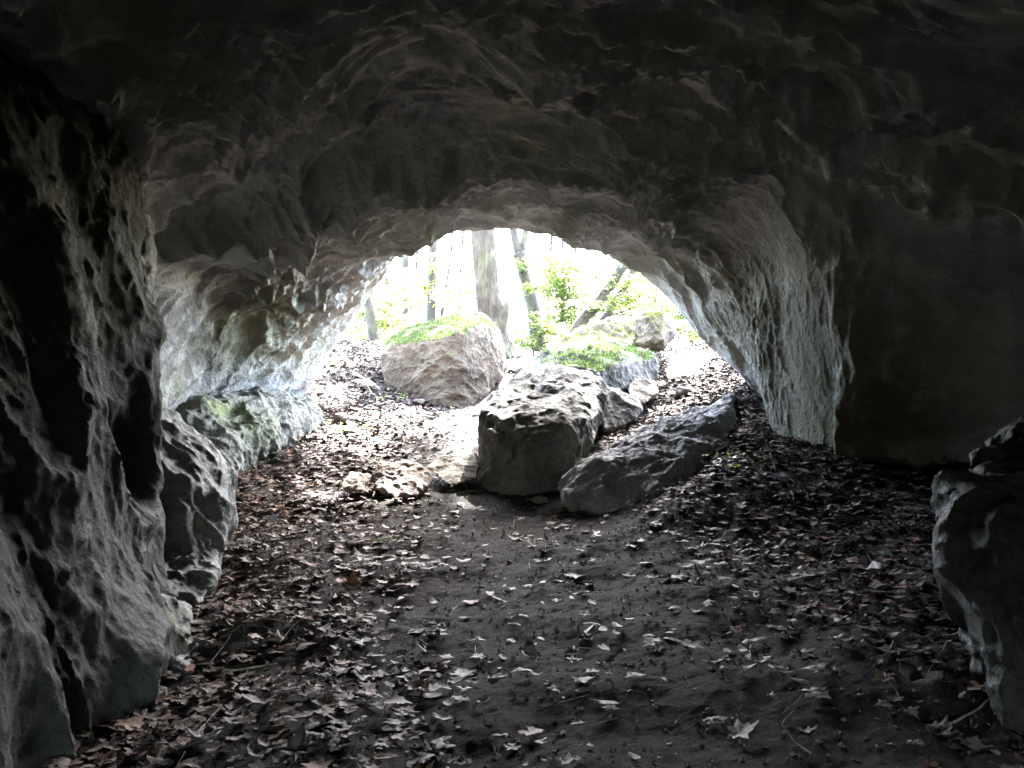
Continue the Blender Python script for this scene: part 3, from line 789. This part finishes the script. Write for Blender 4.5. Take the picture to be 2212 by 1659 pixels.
def tube_rings(path, radii, seg):
    path = np.asarray(path, float)
    t = np.gradient(path, axis=0); t /= np.linalg.norm(t, axis=1)[:, None] + 1e-9
    ref = np.array([0.31, 0.87, 0.12]) if abs(t[0, 2]) > 0.7 else np.array([0, 0, 1.0])
    a = np.cross(t, ref); a /= np.linalg.norm(a, axis=1)[:, None] + 1e-9
    b = np.cross(t, a)
    an = np.linspace(0, 2 * np.pi, seg, endpoint=False)
    return path[:, None] + (a[:, None] * np.cos(an)[None, :, None] + b[:, None] * np.sin(an)[None, :, None]) * np.asarray(radii)[:, None, None]

class Tubes:
    def __init__(self): self.v = []; self.l = []; self.s = []; self.nv = 0; self.nl = 0
    def add(self, path, radii, seg=8, bark=0.0, cap=True):
        R = tube_rings(path, radii, seg)
        n = len(R)
        pts = R.reshape(-1, 3)
        if bark:
            c = np.repeat(np.asarray(path, float), seg, 0)
            q = (pts + 0.03 * pn(pts, 3.0, 2.2)[:, None]) * np.array([17, 17, 1.6]); k = ridge(q, 1.0, 4.4) - 0.4 + 0.5 * pn(pts, 2.0, 8.8) + 0.3 * pn(pts * np.array([30, 30, 9]), 1.0, 3.3)
            d = pts - c
            pts = pts + d * (bark * k)[:, None]
        idx = np.arange(n * seg).reshape(n, seg) + self.nv
        nx = np.roll(idx, -1, 1)
        q = np.stack([idx[:-1], nx[:-1], nx[1:], idx[1:]], -1).reshape(-1, 4)
        self.v.append(pts); self.l.append(q.ravel()); self.s.append(np.arange(len(q)) * 4 + self.nl)
        self.nl += q.size
        if cap:
            for e in (idx[0][::-1], idx[-1]):
                self.l.append(e); self.s.append(np.array([self.nl])); self.nl += len(e)
        self.nv += n * seg
    def mesh(self, name):
        return make_mesh(name, np.concatenate(self.v), np.concatenate(self.l), np.concatenate(self.s))

def wiggle(a, b, n, amp, seed):
    a = np.asarray(a, float); b = np.asarray(b, float)
    t = np.linspace(0, 1, n)[:, None]
    p = a + (b - a) * t
    w = np.stack([pn(p * 1.0, 2.5, seed), pn(p, 2.5, seed + 7), pn(p, 2.5, seed + 13)], 1) * amp
    return p + w * np.sin(np.pi * np.clip(t, 0.02, 1) ** 0.8)

# twigs mixed in the litter
T = Tubes()
x, y = scatter(1500, -3.0, 3.4, 2.1, 13.5, lambda x, y: 0.25 + 0.6 * litter_density(x, y))
ln = RNG.uniform(0.06, 0.32, len(x)); an = RNG.uniform(0, np.pi, len(x))
z0 = gz_detail(x, y)
x1 = x + ln * np.cos(an); y1 = y + ln * np.sin(an)
z1 = gz_detail(x1, y1)
for i in range(len(x)):
    r = RNG.uniform(0.0015, 0.004)
    T.add(wiggle((x[i], y[i], z0[i] + 0.012), (x1[i], y1[i], z1[i] + RNG.uniform(0.01, 0.05)), 5, 0.02, i * 0.37), np.linspace(r, r * 0.6, 5), 4)
o = link('twig_litter', T.mesh('twig_litter'), M_TWIG)
tag(o, 'thin dry twigs scattered through the dead leaves', 'twigs', kind='stuff')

# pebbles and grit on the path
def grit():
    v, f = [], []
    x, y = scatter(16000, -2.6, 3.0, 2.1, 10.5, lambda x, y: 0.3 + 0.5 * (1 - litter_density(x, y)))
    r = 0.002 + 0.014 * RNG.random(len(x)) ** 6
    z = gz_detail(x, y) + r * 0.2
    base = np.array([(1,0,0),(-1,0,0),(0,1,0),(0,-1,0),(0,0,1),(0,0,-1)], float)
    V = base[None] * (r[:, None] * RNG.uniform(0.6, 1.2, (len(x), 6)))[..., None]
    a = RNG.uniform(0, 6.28, len(x)); c, s = np.cos(a)[:, None], np.sin(a)[:, None]
    V = np.stack([V[..., 0] * c - V[..., 1] * s, V[..., 0] * s + V[..., 1] * c, V[..., 2] * 0.8], -1)
    V += np.stack([x, y, z], 1)[:, None]
    tri = np.array([(0,2,4),(2,1,4),(1,3,4),(3,0,4),(2,0,5),(1,2,5),(3,1,5),(0,3,5)])
    return merge([(V, tri.ravel(), np.arange(8) * 3, RNG.random(len(x)))])
v_, l_, s_, t_ = grit()
o = link('gravel', make_mesh('gravel', v_, l_, s_, False, {'tint': t_}), M_BROWNROCK)
tag(o, 'pale grit and pebbles on the trodden soil', 'gravel', kind='stuff')

# single leaves that stand out
def ground_at(px, py):
    """where the view line through (px, py) meets the ground"""
    ds = np.linspace(2.3, 14, 600)
    p = np.stack([W(px, py, d) for d in ds])
    h = p[:, 2] - gz(p[:, 0], p[:, 1])
    k = np.argmax(h < 0) if (h < 0).any() else len(ds) - 1
    return p[k]
def single_leaf(px, py, size, kind, mat, label, tilt=0.2, curl=0.6, group=None, tint=0.7):
    c = ground_at(px, py)
    c[2] = gz_detail(c[:1], c[1:2])[0] + 0.025
    V, lo, st = leaves_np(kind, c[None], np.array([size]), np.array([tilt]), curl=curl)
    k = V.shape[1]
    me = make_mesh('dead_leaf', V[0], lo, st, True, {'tint': np.full(k, tint)})
    o = link('dead_leaf', me, mat, base=c)
    md = o.modifiers.new('thickness', 'SOLIDIFY'); md.thickness = 0.0015
    return tag(o, label, 'leaf', group)
for px, py, s, kind, lab in [
    (1340,1430,.15,'oval','white curled leaf standing bright on the dark soil right of centre'),
    (940,1415,.20,'maple','large pale maple leaf on the path edge in the foreground'),
    (1185,1190,.12,'maple','small pale leaf alone on the soil below the pitted boulder'),
    (1290,1180,.17,'maple','broad pale leaf on the soil below the dark sloping boulder'),
    (595,1395,.19,'maple','pale flattened maple leaf in the left foreground litter'),
    (570,1330,.17,'maple','grey lobed leaf above the flattened one in the left litter'),
    (790,1470,.19,'maple','wide pale leaf with raised lobes left of the path, near the bottom'),
    (1000,1515,.13,'maple','crumpled pale leaf at the bottom centre of the path'),
    (1520,1275,.17,'maple','pale crumpled leaf on the lower right bank'),
    (1630,1310,.13,'maple','small bright leaf right of the crumpled leaf on the bank'),
    (1120,1350,.14,'oval','dark edged curled leaf lying on the middle of the path'),
    (1810,1405,.15,'maple','pale leaf in the dark litter left of the damp near boulder'),
    (1990,1495,.18,'oval','stone pale cupped leaf beside the foot of the damp near boulder'),
    (1760,1525,.17,'maple','bright ragged leaf at the lower right of the floor'),
    (1690,1470,.12,'oval','small pale folded leaf up left of the bright ragged one'),
    (1890,1240,.19,'oval','long tan leaf on the bank below the right recess'),
    (1515,1185,.15,'maple','greenish pale leaf on the leafy bank by the dark boulder'),
    (640,1640,.20,'maple','pale leaf at the bottom edge, left of the path'),
    (440,1635,.2,'maple','long pale leaf at the bottom edge beside the rock apron'),
    (330,1540,.13,'maple','bright torn leaf at the foot of the rock apron')]:
    single_leaf(px, py, s, kind, M_PALELEAF, lab, tilt=random.uniform(0.05, 0.45), curl=0.75, tint=random.uniform(0.55, 1.0))
for px, py, s, lab in [(760,1275,.16,'russet brown leaf in the left litter, above the path edge'), (840,1030,.12,'orange brown leaf on the sunlit patch by the reddish rock'),
    (775,1065,.14,'upright orange leaf in front of the low reddish stone'), (760,880,.13,'rust coloured leaf on the slope below the flat dark rock')]:
    single_leaf(px, py, s, 'maple', M_BROWNLEAF, lab, tilt=0.5, curl=1.0)
for i in range(70):
    px, py = random.uniform(420, 2000), random.uniform(1130, 1650)
    if px < 420 + (1650 - py) * 0.2: continue
    single_leaf(px, py, random.uniform(.07, .14), random.choice(['maple', 'oval']), M_PALELEAF, 'small pale dead leaf lying loose on the dark cave floor', tilt=random.uniform(0.03, 0.35), curl=0.6,
                group='pale leaves scattered over the cave floor', tint=random.uniform(0.0, 0.8))

def stick(px0, py0, d0, px1, py1, d1, r, label, lift=0.03, fork=None):
    a, b = W(px0, py0, d0), W(px1, py1, d1)
    T = Tubes()
    pth = wiggle(a, b, 12, 0.05 if d0 > 6 else 0.018, px0 * 0.01)
    pth[:, 2] = np.maximum(pth[:, 2] * (d0 > 6), gz_detail(pth[:, 0], pth[:, 1]) + 0.012)
    T.add(pth, np.linspace(r, r * 0.5, 12), 7)
    if fork is not None:
        m = a + (b - a) * 0.5
        T.add(wiggle(m, W(*fork), 8, 0.04, px1 * 0.01), np.linspace(r * 0.6, r * 0.3, 8), 6)
    o = link('stick', T.mesh('stick'), M_TWIG, base=a)
    return tag(o, label, 'stick')
stick(766,805,12.0, 822,842,11.6, 0.018, 'forked grey stick leaning on the left side of the ochre boulder', fork=(808,862,11.5))
stick(715,748,14.2, 815,770,13.2, 0.016, 'thin stick lying along the crest left of the ochre boulder')
stick(740,890,10.6, 850,865,11.3, 0.012, 'bent twig among leaves in front of the ochre boulder')
stick(1385,815,9.6, 1412,842,9.5, 0.008, 'thin straight pale twig propped on the small rock by the right slope')
stick(2060,1535,2.75, 2170,1465,2.85, 0.005, 'dry stick lying at the foot of the damp near boulder')
stick(1960,1370,3.3, 2100,1320,3.4, 0.005, 'pale stick above the others by the damp near boulder')
stick(1880,1420,3.2, 2085,1350,3.25, 0.004, 'second thin stick left of the damp near boulder')
stick(480,1500,3.6, 600,1470,3.7, 0.006, 'dark thin stick in the left foreground litter')

# ------------------------------------------------------------------ the woods outside
def spray_leaves(c, axis, length, width, n, size, droop=0.15):
    """a flat layered spray of leaves along a branch direction"""
    c = np.asarray(c, float); axis = np.asarray(axis, float)
    t = RNG.uniform(-0.5, 0.5, n)
    side = np.array([-axis[1], axis[0], 0]); side /= np.linalg.norm(side) + 1e-9
    w = RNG.normal(0, 0.36, n) * width * (1 - np.abs(t) * 0.8)
    p = c + axis * (t * length)[:, None] + side * w[:, None]
    p[:, 2] += RNG.normal(0, 0.035, n) * length - droop * np.abs(w) + 0.03 * np.sin(t * 9)
    s = size * RNG.uniform(0.7, 1.25, n)
    az = RNG.uniform(0, 2 * np.pi, n)
    u = np.stack([np.cos(az), np.sin(az), RNG.normal(-0.25, 0.25, n)], 1); u /= np.linalg.norm(u, axis=1)[:, None]
    up = np.stack([RNG.normal(0, 0.4, n), RNG.normal(0, 0.4, n), np.ones(n)], 1)
    v = np.cross(up, u); v /= np.linalg.norm(v, axis=1)[:, None]
    w_ = np.cross(u, v)
    tip = p + u * s[:, None]; a = p + u * (s * 0.45)[:, None]
    l = a + v * (s * 0.32)[:, None] + w_ * (s * 0.06)[:, None]; r = a - v * (s * 0.32)[:, None] + w_ * (s * 0.06)[:, None]
    return np.stack([p, l, tip, r, a], 1)
LQ = np.array([0, 4, 1, 4, 2, 1, 0, 3, 4, 4, 3, 2]); LS = np.array([0, 3, 6, 9])

def crown_mesh(V, name='crown'):
    n = len(V)
    v_, l_, s_, t_ = merge([(V, LQ, LS, RNG.random(n))])
    return make_mesh(name, v_, l_, s_, True, {'tint': t_})

def tree(name, label, trunk_pts, radii, mat, limbs=(), sprays=(), seg=14, bark=0.06, group=None, size=0.10, extra=None, burl=None):
    """trunk_pts: (px, py, d); limbs: lists of (px, py, d) with radii; sprays: (px, py, d, length, n)"""
    pts = np.array([W(*q) for q in trunk_pts])
    base = pts[0].copy()
    g = gz(pts[:1, 0], pts[:1, 1])[0]
    foot = base.copy(); foot[2] = min(g - 0.15, base[2] - 0.1)
    if base[2] > g: 
        dirv = (pts[0] - pts[1]); dirv /= abs(dirv[2]) + 1e-6
        foot = pts[0] + dirv * (base[2] - g + 0.15)
        pts = np.concatenate([[foot], pts]); radii = [radii[0] * 1.25] + list(radii)
    else:
        radii = list(radii)
    s = np.concatenate([[0], np.cumsum(np.linalg.norm(np.diff(pts, axis=0), axis=1))])
    n = max(12, int(s[-1] / 0.06))
    tt = np.linspace(0, s[-1], n)
    path = hermite(s, pts, tt); rr = np.interp(tt, s, radii)
    path = path + 0.035 * np.stack([pn(path, 0.8, s[-1]), pn(path, 0.8, s[-1] + 5), np.zeros(n)], 1)
    root = empty(name, (pts[0][0], pts[0][1], pts[0][2]))
    tag(root, label, 'tree', group)
    T = Tubes()
    T.add(path, rr, seg, bark)
    for lp, r0, r1 in limbs:
        q = np.array([W(*k) for k in lp])
        ss = np.concatenate([[0], np.cumsum(np.linalg.norm(np.diff(q, axis=0), axis=1))])
        m = max(8, int(ss[-1] / 0.15))
        pp = hermite(ss, q, np.linspace(0, ss[-1], m)) if len(q) > 2 else wiggle(q[0], q[1], m, 0.08, r0 * 99 + s[-1])
        T.add(pp, np.linspace(r0, r1, m), max(6, seg // 2), bark * 0.6)
    Vs = []
    for (px, py, d, length, cnt) in sprays:
        c = W(px, py, d)
        j = np.argmin(np.abs(path[:, 2] - (c[2] - 0.35)) + 0.05 * np.linalg.norm(path - c, axis=1))
        a = path[j]
        ax = c - a; ax[2] *= 0.35; ln = np.linalg.norm(ax)
        ax = ax / ln if ln > 0.3 else np.array([math.cos(px), math.sin(px), 0.1])
        T.add(wiggle(a, c + ax * length * 0.45, 9, 0.12, px * 0.013), np.linspace(0.018, 0.004, 9), 5)
        for k in range(3):
            rot = RNG.normal(0, 0.55); cr, sr = math.cos(rot), math.sin(rot)
            a2 = np.array([ax[0] * cr - ax[1] * sr, ax[0] * sr + ax[1] * cr, ax[2] + RNG.normal(0, 0.12)])
            Vs.append(spray_leaves(c + RNG.normal(0, 0.16, 3) * np.array([1, 1, 0.6]) * length, a2, length, length * 0.55, int(cnt * 1.0), size))
    if extra is not None: Vs.append(extra)
    tr = T.mesh('trunk')
    def local(me): me.transform(Matrix.Translation(-root.location)); return me
    link('trunk', local(tr), mat, parent=root)
    if Vs: link('crown', local(crown_mesh(np.concatenate(Vs))), M_LEAF, parent=root)
    if burl is not None:
        bp, br = burl
        T2 = Tubes()
        q = np.array([W(*k) for k in bp])
        ss = np.concatenate([[0], np.cumsum(np.linalg.norm(np.diff(q, axis=0), axis=1))])
        t2 = np.linspace(0, ss[-1], 30)
        T2.add(hermite(ss, q, t2), np.interp(t2, ss, br), 18, 0.22)
        link('burl', local(T2.mesh('burl')), mat, parent=root)
    return root

tree('tree', 'thick furrowed trunk with a burl, standing right behind the ochre boulder',
     [(1083,790,15.0),(1064,720,15.0),(1052,620,15.05),(1046,540,15.1),(1042,480,15.2),(1038,380,15.4),(1034,200,15.8)], [0.30,0.25,0.215,0.215,0.21,0.19,0.16], M_BARK, seg=96, bark=0.16,
     limbs=[], sprays=[(960,640,15.6,0.8,60),(1000,600,16.2,0.7,40)], burl=([(1076,800,14.9),(1080,730,14.9),(1086,690,14.85),(1094,660,14.8),(1096,648,14.8)],[0.12,0.11,0.10,0.07,0.02]))
tree('tree', 'forked dark trunk right of the thick furrowed one',
     [(1172,780,18),(1160,730,18),(1150,660,18),(1134,600,18),(1122,545,18)], [0.19,0.17,0.15,0.135,0.14], M_BARK2, seg=20, bark=0.1,
     limbs=[([(1122,550,18),(1112,515,18),(1102,440,18)],0.10,0.07), ([(1124,550,18),(1134,515,18.1),(1142,420,18.2)],0.085,0.06), ([(1120,570,18),(1104,545,17.8),(1092,535,17.7)],0.025,0.01)],
     sprays=[(1125,575,17.5,0.7,70),(1140,625,17.4,0.7,80),(1160,690,17.5,0.8,90),(1130,735,17.3,0.9,110),(1190,720,17.6,0.8,90),(1180,655,18.5,0.8,60)])
tree('tree', 'leaning dark trunk slanting up to the right behind the mossy slab',
     [(1235,735,17),(1256,697,17),(1300,645,17),(1335,595,17),(1358,560,17),(1400,490,17.2)], [0.14,0.13,0.12,0.11,0.105,0.10], M_BARK2, seg=20, bark=0.1,
     sprays=[(1290,600,16.6,0.8,90),(1330,560,16.4,0.9,110),(1280,650,16.5,0.7,60),(1350,640,16.5,0.8,80)])
tree('tree', 'thinner leaning trunk growing parallel to the leaning dark one',
     [(1275,730,17.4),(1306,690,17.4),(1342,630,17.4),(1366,590,17.4),(1398,530,17.5)], [0.10,0.09,0.085,0.08,0.07], M_BARK2, seg=14, bark=0.1,
     sprays=[(1360,610,17,0.8,80),(1390,650,17,0.8,70),(1400,610,17.4,0.8,70)])
tree('tree', 'slim straight trunk left of the thick one, rising behind the ochre boulder',
     [(928,740,20),(932,680,20),(934,600,20),(936,520,20),(938,430,20)], [0.125,0.115,0.11,0.105,0.09], M_BARK2, seg=16, bark=0.08,
     limbs=[([(930,560,20),(918,545,19.8),(905,530,19.6)],0.02,0.008)], sprays=[(950,560,19.6,0.7,40),(900,610,19.5,0.8,60),(960,640,19.6,0.8,50),(940,580,19.4,0.6,40)])
tree('tree', 'very thin curved stem just right of the slim straight trunk',
     [(948,720,21),(958,650,21),(966,600,21),(974,540,21),(980,470,21)], [0.05,0.045,0.04,0.035,0.03], M_BARK2, seg=8, bark=0.05, sprays=[(985,650,20.6,0.6,35),(960,690,20.6,0.7,50)])
tree('tree', 'slim dark trunk farthest left behind pale leaves near the roof edge',
     [(868,740,23),(872,660,23),(875,600,23),(877,540,23),(880,450,23)], [0.13,0.12,0.11,0.10,0.09], M_BARK2, seg=12, bark=0.06, sprays=[(850,590,21,1.0,100),(880,620,21,1.0,90),(860,650,20.5,1.0,110),(905,650,21,0.9,70)])
tree('tree', 'short bent trunk at the left edge of the mouth',
     [(810,745,16),(806,725,16),(802,690,16),(795,650,16),(782,590,16)], [0.105,0.10,0.098,0.09,0.08], M_BARK2, seg=16, bark=0.08,
     sprays=[(770,700,17,0.8,80),(830,650,16.6,0.8,90),(840,690,16.4,0.9,100),(860,715,17,0.8,90),(790,735,18,0.8,70),(750,720,18,0.8,70)])
far = [(1190,520,1178,740,26,.06,'faint thin stem between the forked trunk and the leaning trunks, nearest the fork'), (1216,505,1212,745,24,.055,'straight thin stem midway between forked and leaning trunks'),
       (1245,520,1236,735,30,.06,'faintest far stem left of the leaning trunks'), (1372,560,1362,690,24,.06,'thin stem right of the leaning trunks, above the round knob'),
       (1392,560,1396,700,28,.05,'far upright stem close to the right edge of the mouth'), (1488,600,1496,760,22,.075,'stem low at the right foot of the mouth'),
       (905,500,900,740,30,.07,'faint stem left of the slim straight trunk'), (1000,500,990,740,32,.06,'far stem left of the thick furrowed trunk'),
       (835,600,838,745,26,.09,'dark far stem behind the short bent trunk')]
for i, (px, py, qx, qy, d, r, lab) in enumerate(far):
    sp = [(px + random.uniform(-45, 45), random.uniform(py + 40, qy - 10), d - random.uniform(0.5, 2), random.uniform(1.3, 2.2), 200) for _ in range(12)]
    tree('tree', lab, [(qx, qy, d), ((px + qx) / 2 + random.uniform(-4, 4), (py + qy) / 2, d), (px, py, d), (px * 1.5 - qx * 0.5, py - 120, d)], [r * 1.15, r, r * 0.9, r * 0.7], M_BARK2, seg=10, bark=0.05, sprays=sp, group='thin trees in the background woods')

# the wood beyond: one soft mass of leaves
def far_wood(n):
    p = np.stack([RNG.uniform(-24, 28, n), RNG.uniform(34, 60, n), RNG.uniform(-3, 16, n)], 1)
    c = pn(p * np.array([1, 0.6, 1.4]), 0.28, 5.0) + 0.5 * pn(p * np.array([1, 0.6, 2.0]), 0.9, 9.0)
    p = p[c > -0.12 + 0.03 * (p[:, 2] - 4)]
    V = spray_leaves(np.zeros(3), np.array([1.0, 0, 0]), 0.001, 0.001, len(p), 0.24, 0.0)
    return V - V[:, :1] + p[:, None]
o = link('distant_foliage', crown_mesh(far_wood(42000), 'distant_foliage'), green_leaf_material('far_leaves', (0.02, 0.038, 0.01), (0.04, 0.066, 0.018), 0.3))
tag(o, 'pale green leaves of the far wood behind the trunks', 'foliage', kind='stuff')

# undergrowth: young leafy saplings beyond the crest
for i, (px, py, d, w) in enumerate([(800,725,19,.9),(860,735,20,1.0),(900,725,22,1.0),(1120,745,18.5,.9),(1160,760,19,.8),(1200,750,20,1.0),(1240,740,21,1.0),(1270,700,22,1.0),(1480,720,19,1.0),(1510,735,18,.9),(1440,690,22,1.0),(760,735,20,.9),(830,700,23,1.1),(1220,690,24,1.1),(850,640,26,1.7),(960,650,27,1.7),(1000,700,25,1.5),(1110,640,28,1.7),(1205,590,27,1.7),(1265,610,26,1.6),(1400,640,25,1.6),(1330,690,24,1.5)]):
    c = W(px, py, d); g = gz(c[:1], c[1:2])[0]
    root = empty('sapling', (c[0], c[1], g))
    where = ['behind the short bent trunk', 'left of the ochre boulder top', 'behind the ochre boulder', 'in the gap right of the thick trunk', 'at the foot of the forked trunk', 'right of the forked trunk', 'left of the leaning trunks',
             'behind the leaning trunks', 'beside the right edge of the mouth', 'lowest at the right edge of the mouth', 'behind the round knob', 'farthest left on the crest', 'far back between the left trunks', 'far back behind the leaning trunks', 'high behind the left thin stems', 'just right of the slim straight trunk', 'low between the slim and the thick trunk', 'high right of the thick trunk', 'tallest, behind the forked trunk', 'high left of the leaning trunks', 'high against the right roof edge', 'low behind the mossy slab'][i]
    tag(root, 'lime green leafy sapling ' + where, 'sapling', 'saplings beyond the crest')
    T = Tubes()
    top = c + np.array([0, 0, 0.5])
    T.add(wiggle((c[0], c[1], g - 0.1), top, 14, 0.15, i * 1.7), np.linspace(0.022, 0.006, 14), 6)
    Vs = []
    for k in range(8):
        cc = c + RNG.normal(0, 1, 3) * np.array([0.42, 0.5, 0.42]) * w
        a = np.array([math.cos(k * 2.4), math.sin(k * 2.4), 0.1])
        T.add(wiggle((c[0], c[1], cc[2] - 0.15), cc, 7, 0.06, k + i), np.linspace(0.009, 0.003, 7), 4)
        Vs.append(spray_leaves(cc, a, 0.85 * w, 0.5 * w, 110, 0.095))
    off = Matrix.Translation(-root.location)
    tm = T.mesh('stem'); tm.transform(off); link('stem', tm, M_BARK2, parent=root)
    cm = crown_mesh(np.concatenate(Vs), 'foliage'); cm.transform(off); link('foliage', cm, M_LEAF, parent=root)

# added canopy along the sun line: blocks the sun, gaps cut for chosen flecks
FLECKS = [(W(700,1082,7.0), 0.16), (W(650,1075,7.0), 0.10), (W(800,1088,6.9), 0.09), (W(880,1080,6.9), 0.07), (W(890,1020,7.3), 0.04),
          (W(850,930,9.6), 0.12), (W(960,920,9.8), 0.10), (W(900,890,10.5), 0.16), (W(1000,890,10.6), 0.12), (W(800,895,10.4), 0.12), (W(730,960,9.0), 0.08), (W(1005,820,11.7), 0.10), (W(985,770,11.8), 0.10),
          (W(1030,800,11.9), 0.10), (W(1060,830,12.0), 0.08), (W(960,740,12.0), 0.10), (W(1040,690,12.6), 0.2), (W(950,705,12.8), 0.12),
          (W(1255,890,7.8), 0.05), (W(1290,770,9.8), 0.08), (W(1220,800,9.2), 0.08), (W(1350,720,11.9), 0.2), (W(1300,700,12.2), 0.2),
          (W(1420,700,12.3), 0.12), (W(1480,855,9.6), 0.10), (W(1420,880,9.2), 0.12), (W(1450,905,8.6), 0.08), (W(1520,770,12.2), 0.25), (W(1480,745,14.0), 0.3), (W(730,760,13.6), 0.25), (W(780,775,13.2), 0.2), (W(1110,790,13.3), 0.2)]
for i_ in range(235):                                # added gaps: dapple the open ground, bouncing light to the roof
    x_, y_ = (RNG.uniform(-4.5, 4.5), RNG.uniform(9.2, 18)) if i_ < 200 else (RNG.uniform(-2.4, -0.3), RNG.uniform(8.6, 11.2))
    FLECKS.append((np.array([x_, y_, float(gz(np.array([x_]), np.array([y_]))[0])]), RNG.uniform(0.1, 0.42)))
e1 = np.array([math.cos(SUN_AZ), -math.sin(SUN_AZ), 0.0]); e2 = np.cross(SUNV, e1); e2 = e2 if e2[2] > 0 else -e2
def suv(p): p = np.asarray(p); return np.stack([p @ e1, p @ e2], -1)
fu = np.array([suv(f[0]) for f in FLECKS]); fr = np.array([f[1] for f in FLECKS])
def shading_leaves(n):
    lo = suv(np.array([[-5, 6, 0.0], [5, 6, 0], [-5, 15, 3.5], [5, 15, 3.5]]))
    u = RNG.uniform(lo[:, 0].min() - 0.5, lo[:, 0].max() + 0.5, n); v = RNG.uniform(lo[:, 1].min() - 0.3, lo[:, 1].max() + 1.5, n)
    o0 = np.array([0, 10.0, 1.5]); ou, ov = o0 @ e1, o0 @ e2
    # distance out along the sun's direction, in layered clumps
    t = RNG.uniform(12, 22, n)
    p = o0 + e1 * (u - ou)[:, None] + e2 * (v - ov)[:, None] + SUNV * t[:, None]
    clump = pn(p, 0.9, 66.0)
    m = clump > -0.52
    uv = suv(p)
    for k in range(len(fu)):
        m &= ((uv[:, 0] - fu[k, 0]) ** 2 + (uv[:, 1] - fu[k, 1]) ** 2) > (fr[k] * 0.85 + 0.02) ** 2  # drop leaves that would cover a chosen fleck
    p = p[m]
    k = len(p); V = spray_leaves(np.zeros(3), np.array([1.0, 0, 0]), 0.001, 0.001, k, 0.16, 0.0)
    return V - V[:, :1] + p[:, None]
cv = shading_leaves(46000)
for i, (x0, lab) in enumerate([(-9, 'added leafy tree beyond the mouth on the left, its crown shaped to shade the floor'), (-1.5, 'added leafy tree beyond the mouth in the middle, its crown shaped to shade the floor'), (99, 'added leafy tree beyond the mouth on the right, its crown shaped to shade the floor')]):
    lo_ = [-99, -2.5, 4.0][i]; hi_ = [-2.5, 4.0, 99][i]
    sub = cv[(cv[:, 0, 0] >= lo_) & (cv[:, 0, 0] < hi_)]
    bx = [-4.5, 5.2, 8.0][i]; by = [24.0, 26.5, 25.0][i]
    q = sub.mean((0, 1))
    g = float(gz(np.array([bx]), np.array([by]))[0])
    root = empty('added_shade_tree', (bx, by, g)); tag(root, lab, 'tree', 'added trees whose crowns block and fleck the sun')
    T = Tubes()
    tp = np.array([q[0] * 0.5 + bx * 0.5, by, 15.0])
    T.add(wiggle((bx, by, g - 0.2), tp, 30, 0.3, i), np.linspace(0.24, 0.10, 30), 16, 0.08)
    for k in range(16):
        tgt = sub[RNG.integers(len(sub)), 0]; zz = RNG.uniform(7.5, 13)
        f_ = (zz - g) / (15 - g); a = np.array([bx + (tp[0] - bx) * f_, by, zz])
        T.add(wiggle(a, tgt, 14, 0.25, k * 3.1 + i), np.linspace(0.07, 0.012, 14), 6)
    off = Matrix.Translation(-root.location)
    tm = T.mesh('trunk'); tm.transform(off); link('trunk', tm, M_BARK2, parent=root)
    cm = crown_mesh(sub); cm.transform(off); link('crown', cm, M_LEAF, parent=root)

# small green plants
def plant(px, py, d, n, size, label, spread=0.14, h=0.1):
    c = W(px, py, d); c[2] = gz(c[:1], c[1:2])[0]
    root = empty('plant', c); tag(root, label, 'plant')
    T = Tubes(); Vs = []
    for k in range(n):
        tip = c + np.array([RNG.normal(0, spread), RNG.normal(0, spread), h * RNG.uniform(0.5, 1.3)])
        T.add(wiggle(c, tip, 6, 0.02, k + px), np.linspace(0.003, 0.0015, 6), 4)
        Vs.append(spray_leaves(tip, np.array([math.cos(k), math.sin(k), 0]), 0.06, 0.05, 5, size, 0.1))
    off = Matrix.Translation(-root.location)
    tm = T.mesh('stem'); tm.transform(off); link('stem', tm, M_BARK2, parent=root)
    cm = crown_mesh(np.concatenate(Vs), 'leaves'); cm.transform(off); link('leaves', cm, M_LEAF, parent=root)
plant(745,940,9.3,16,0.05,'low green plant in the leaves below the pale ledge', 0.17, 0.1)
plant(822,1172,5.7,4,0.035,'tiny green seedling at the left edge of the path', 0.03, 0.04)
plant(850,872,11.4,8,0.05,'yellow green plant at the left foot of the ochre boulder', 0.12, 0.1)
plant(722,795,12.6,6,0.05,'small green tuft under the left edge of the mouth', 0.1, 0.12)
plant(1575,1000,6.2,7,0.05,'pale ivy sprig at the foot of the right wall', 0.12, 0.12)
plant(1460,760,13.2,6,0.05,'green seedling beside the round knob on the right crest', 0.12, 0.1)
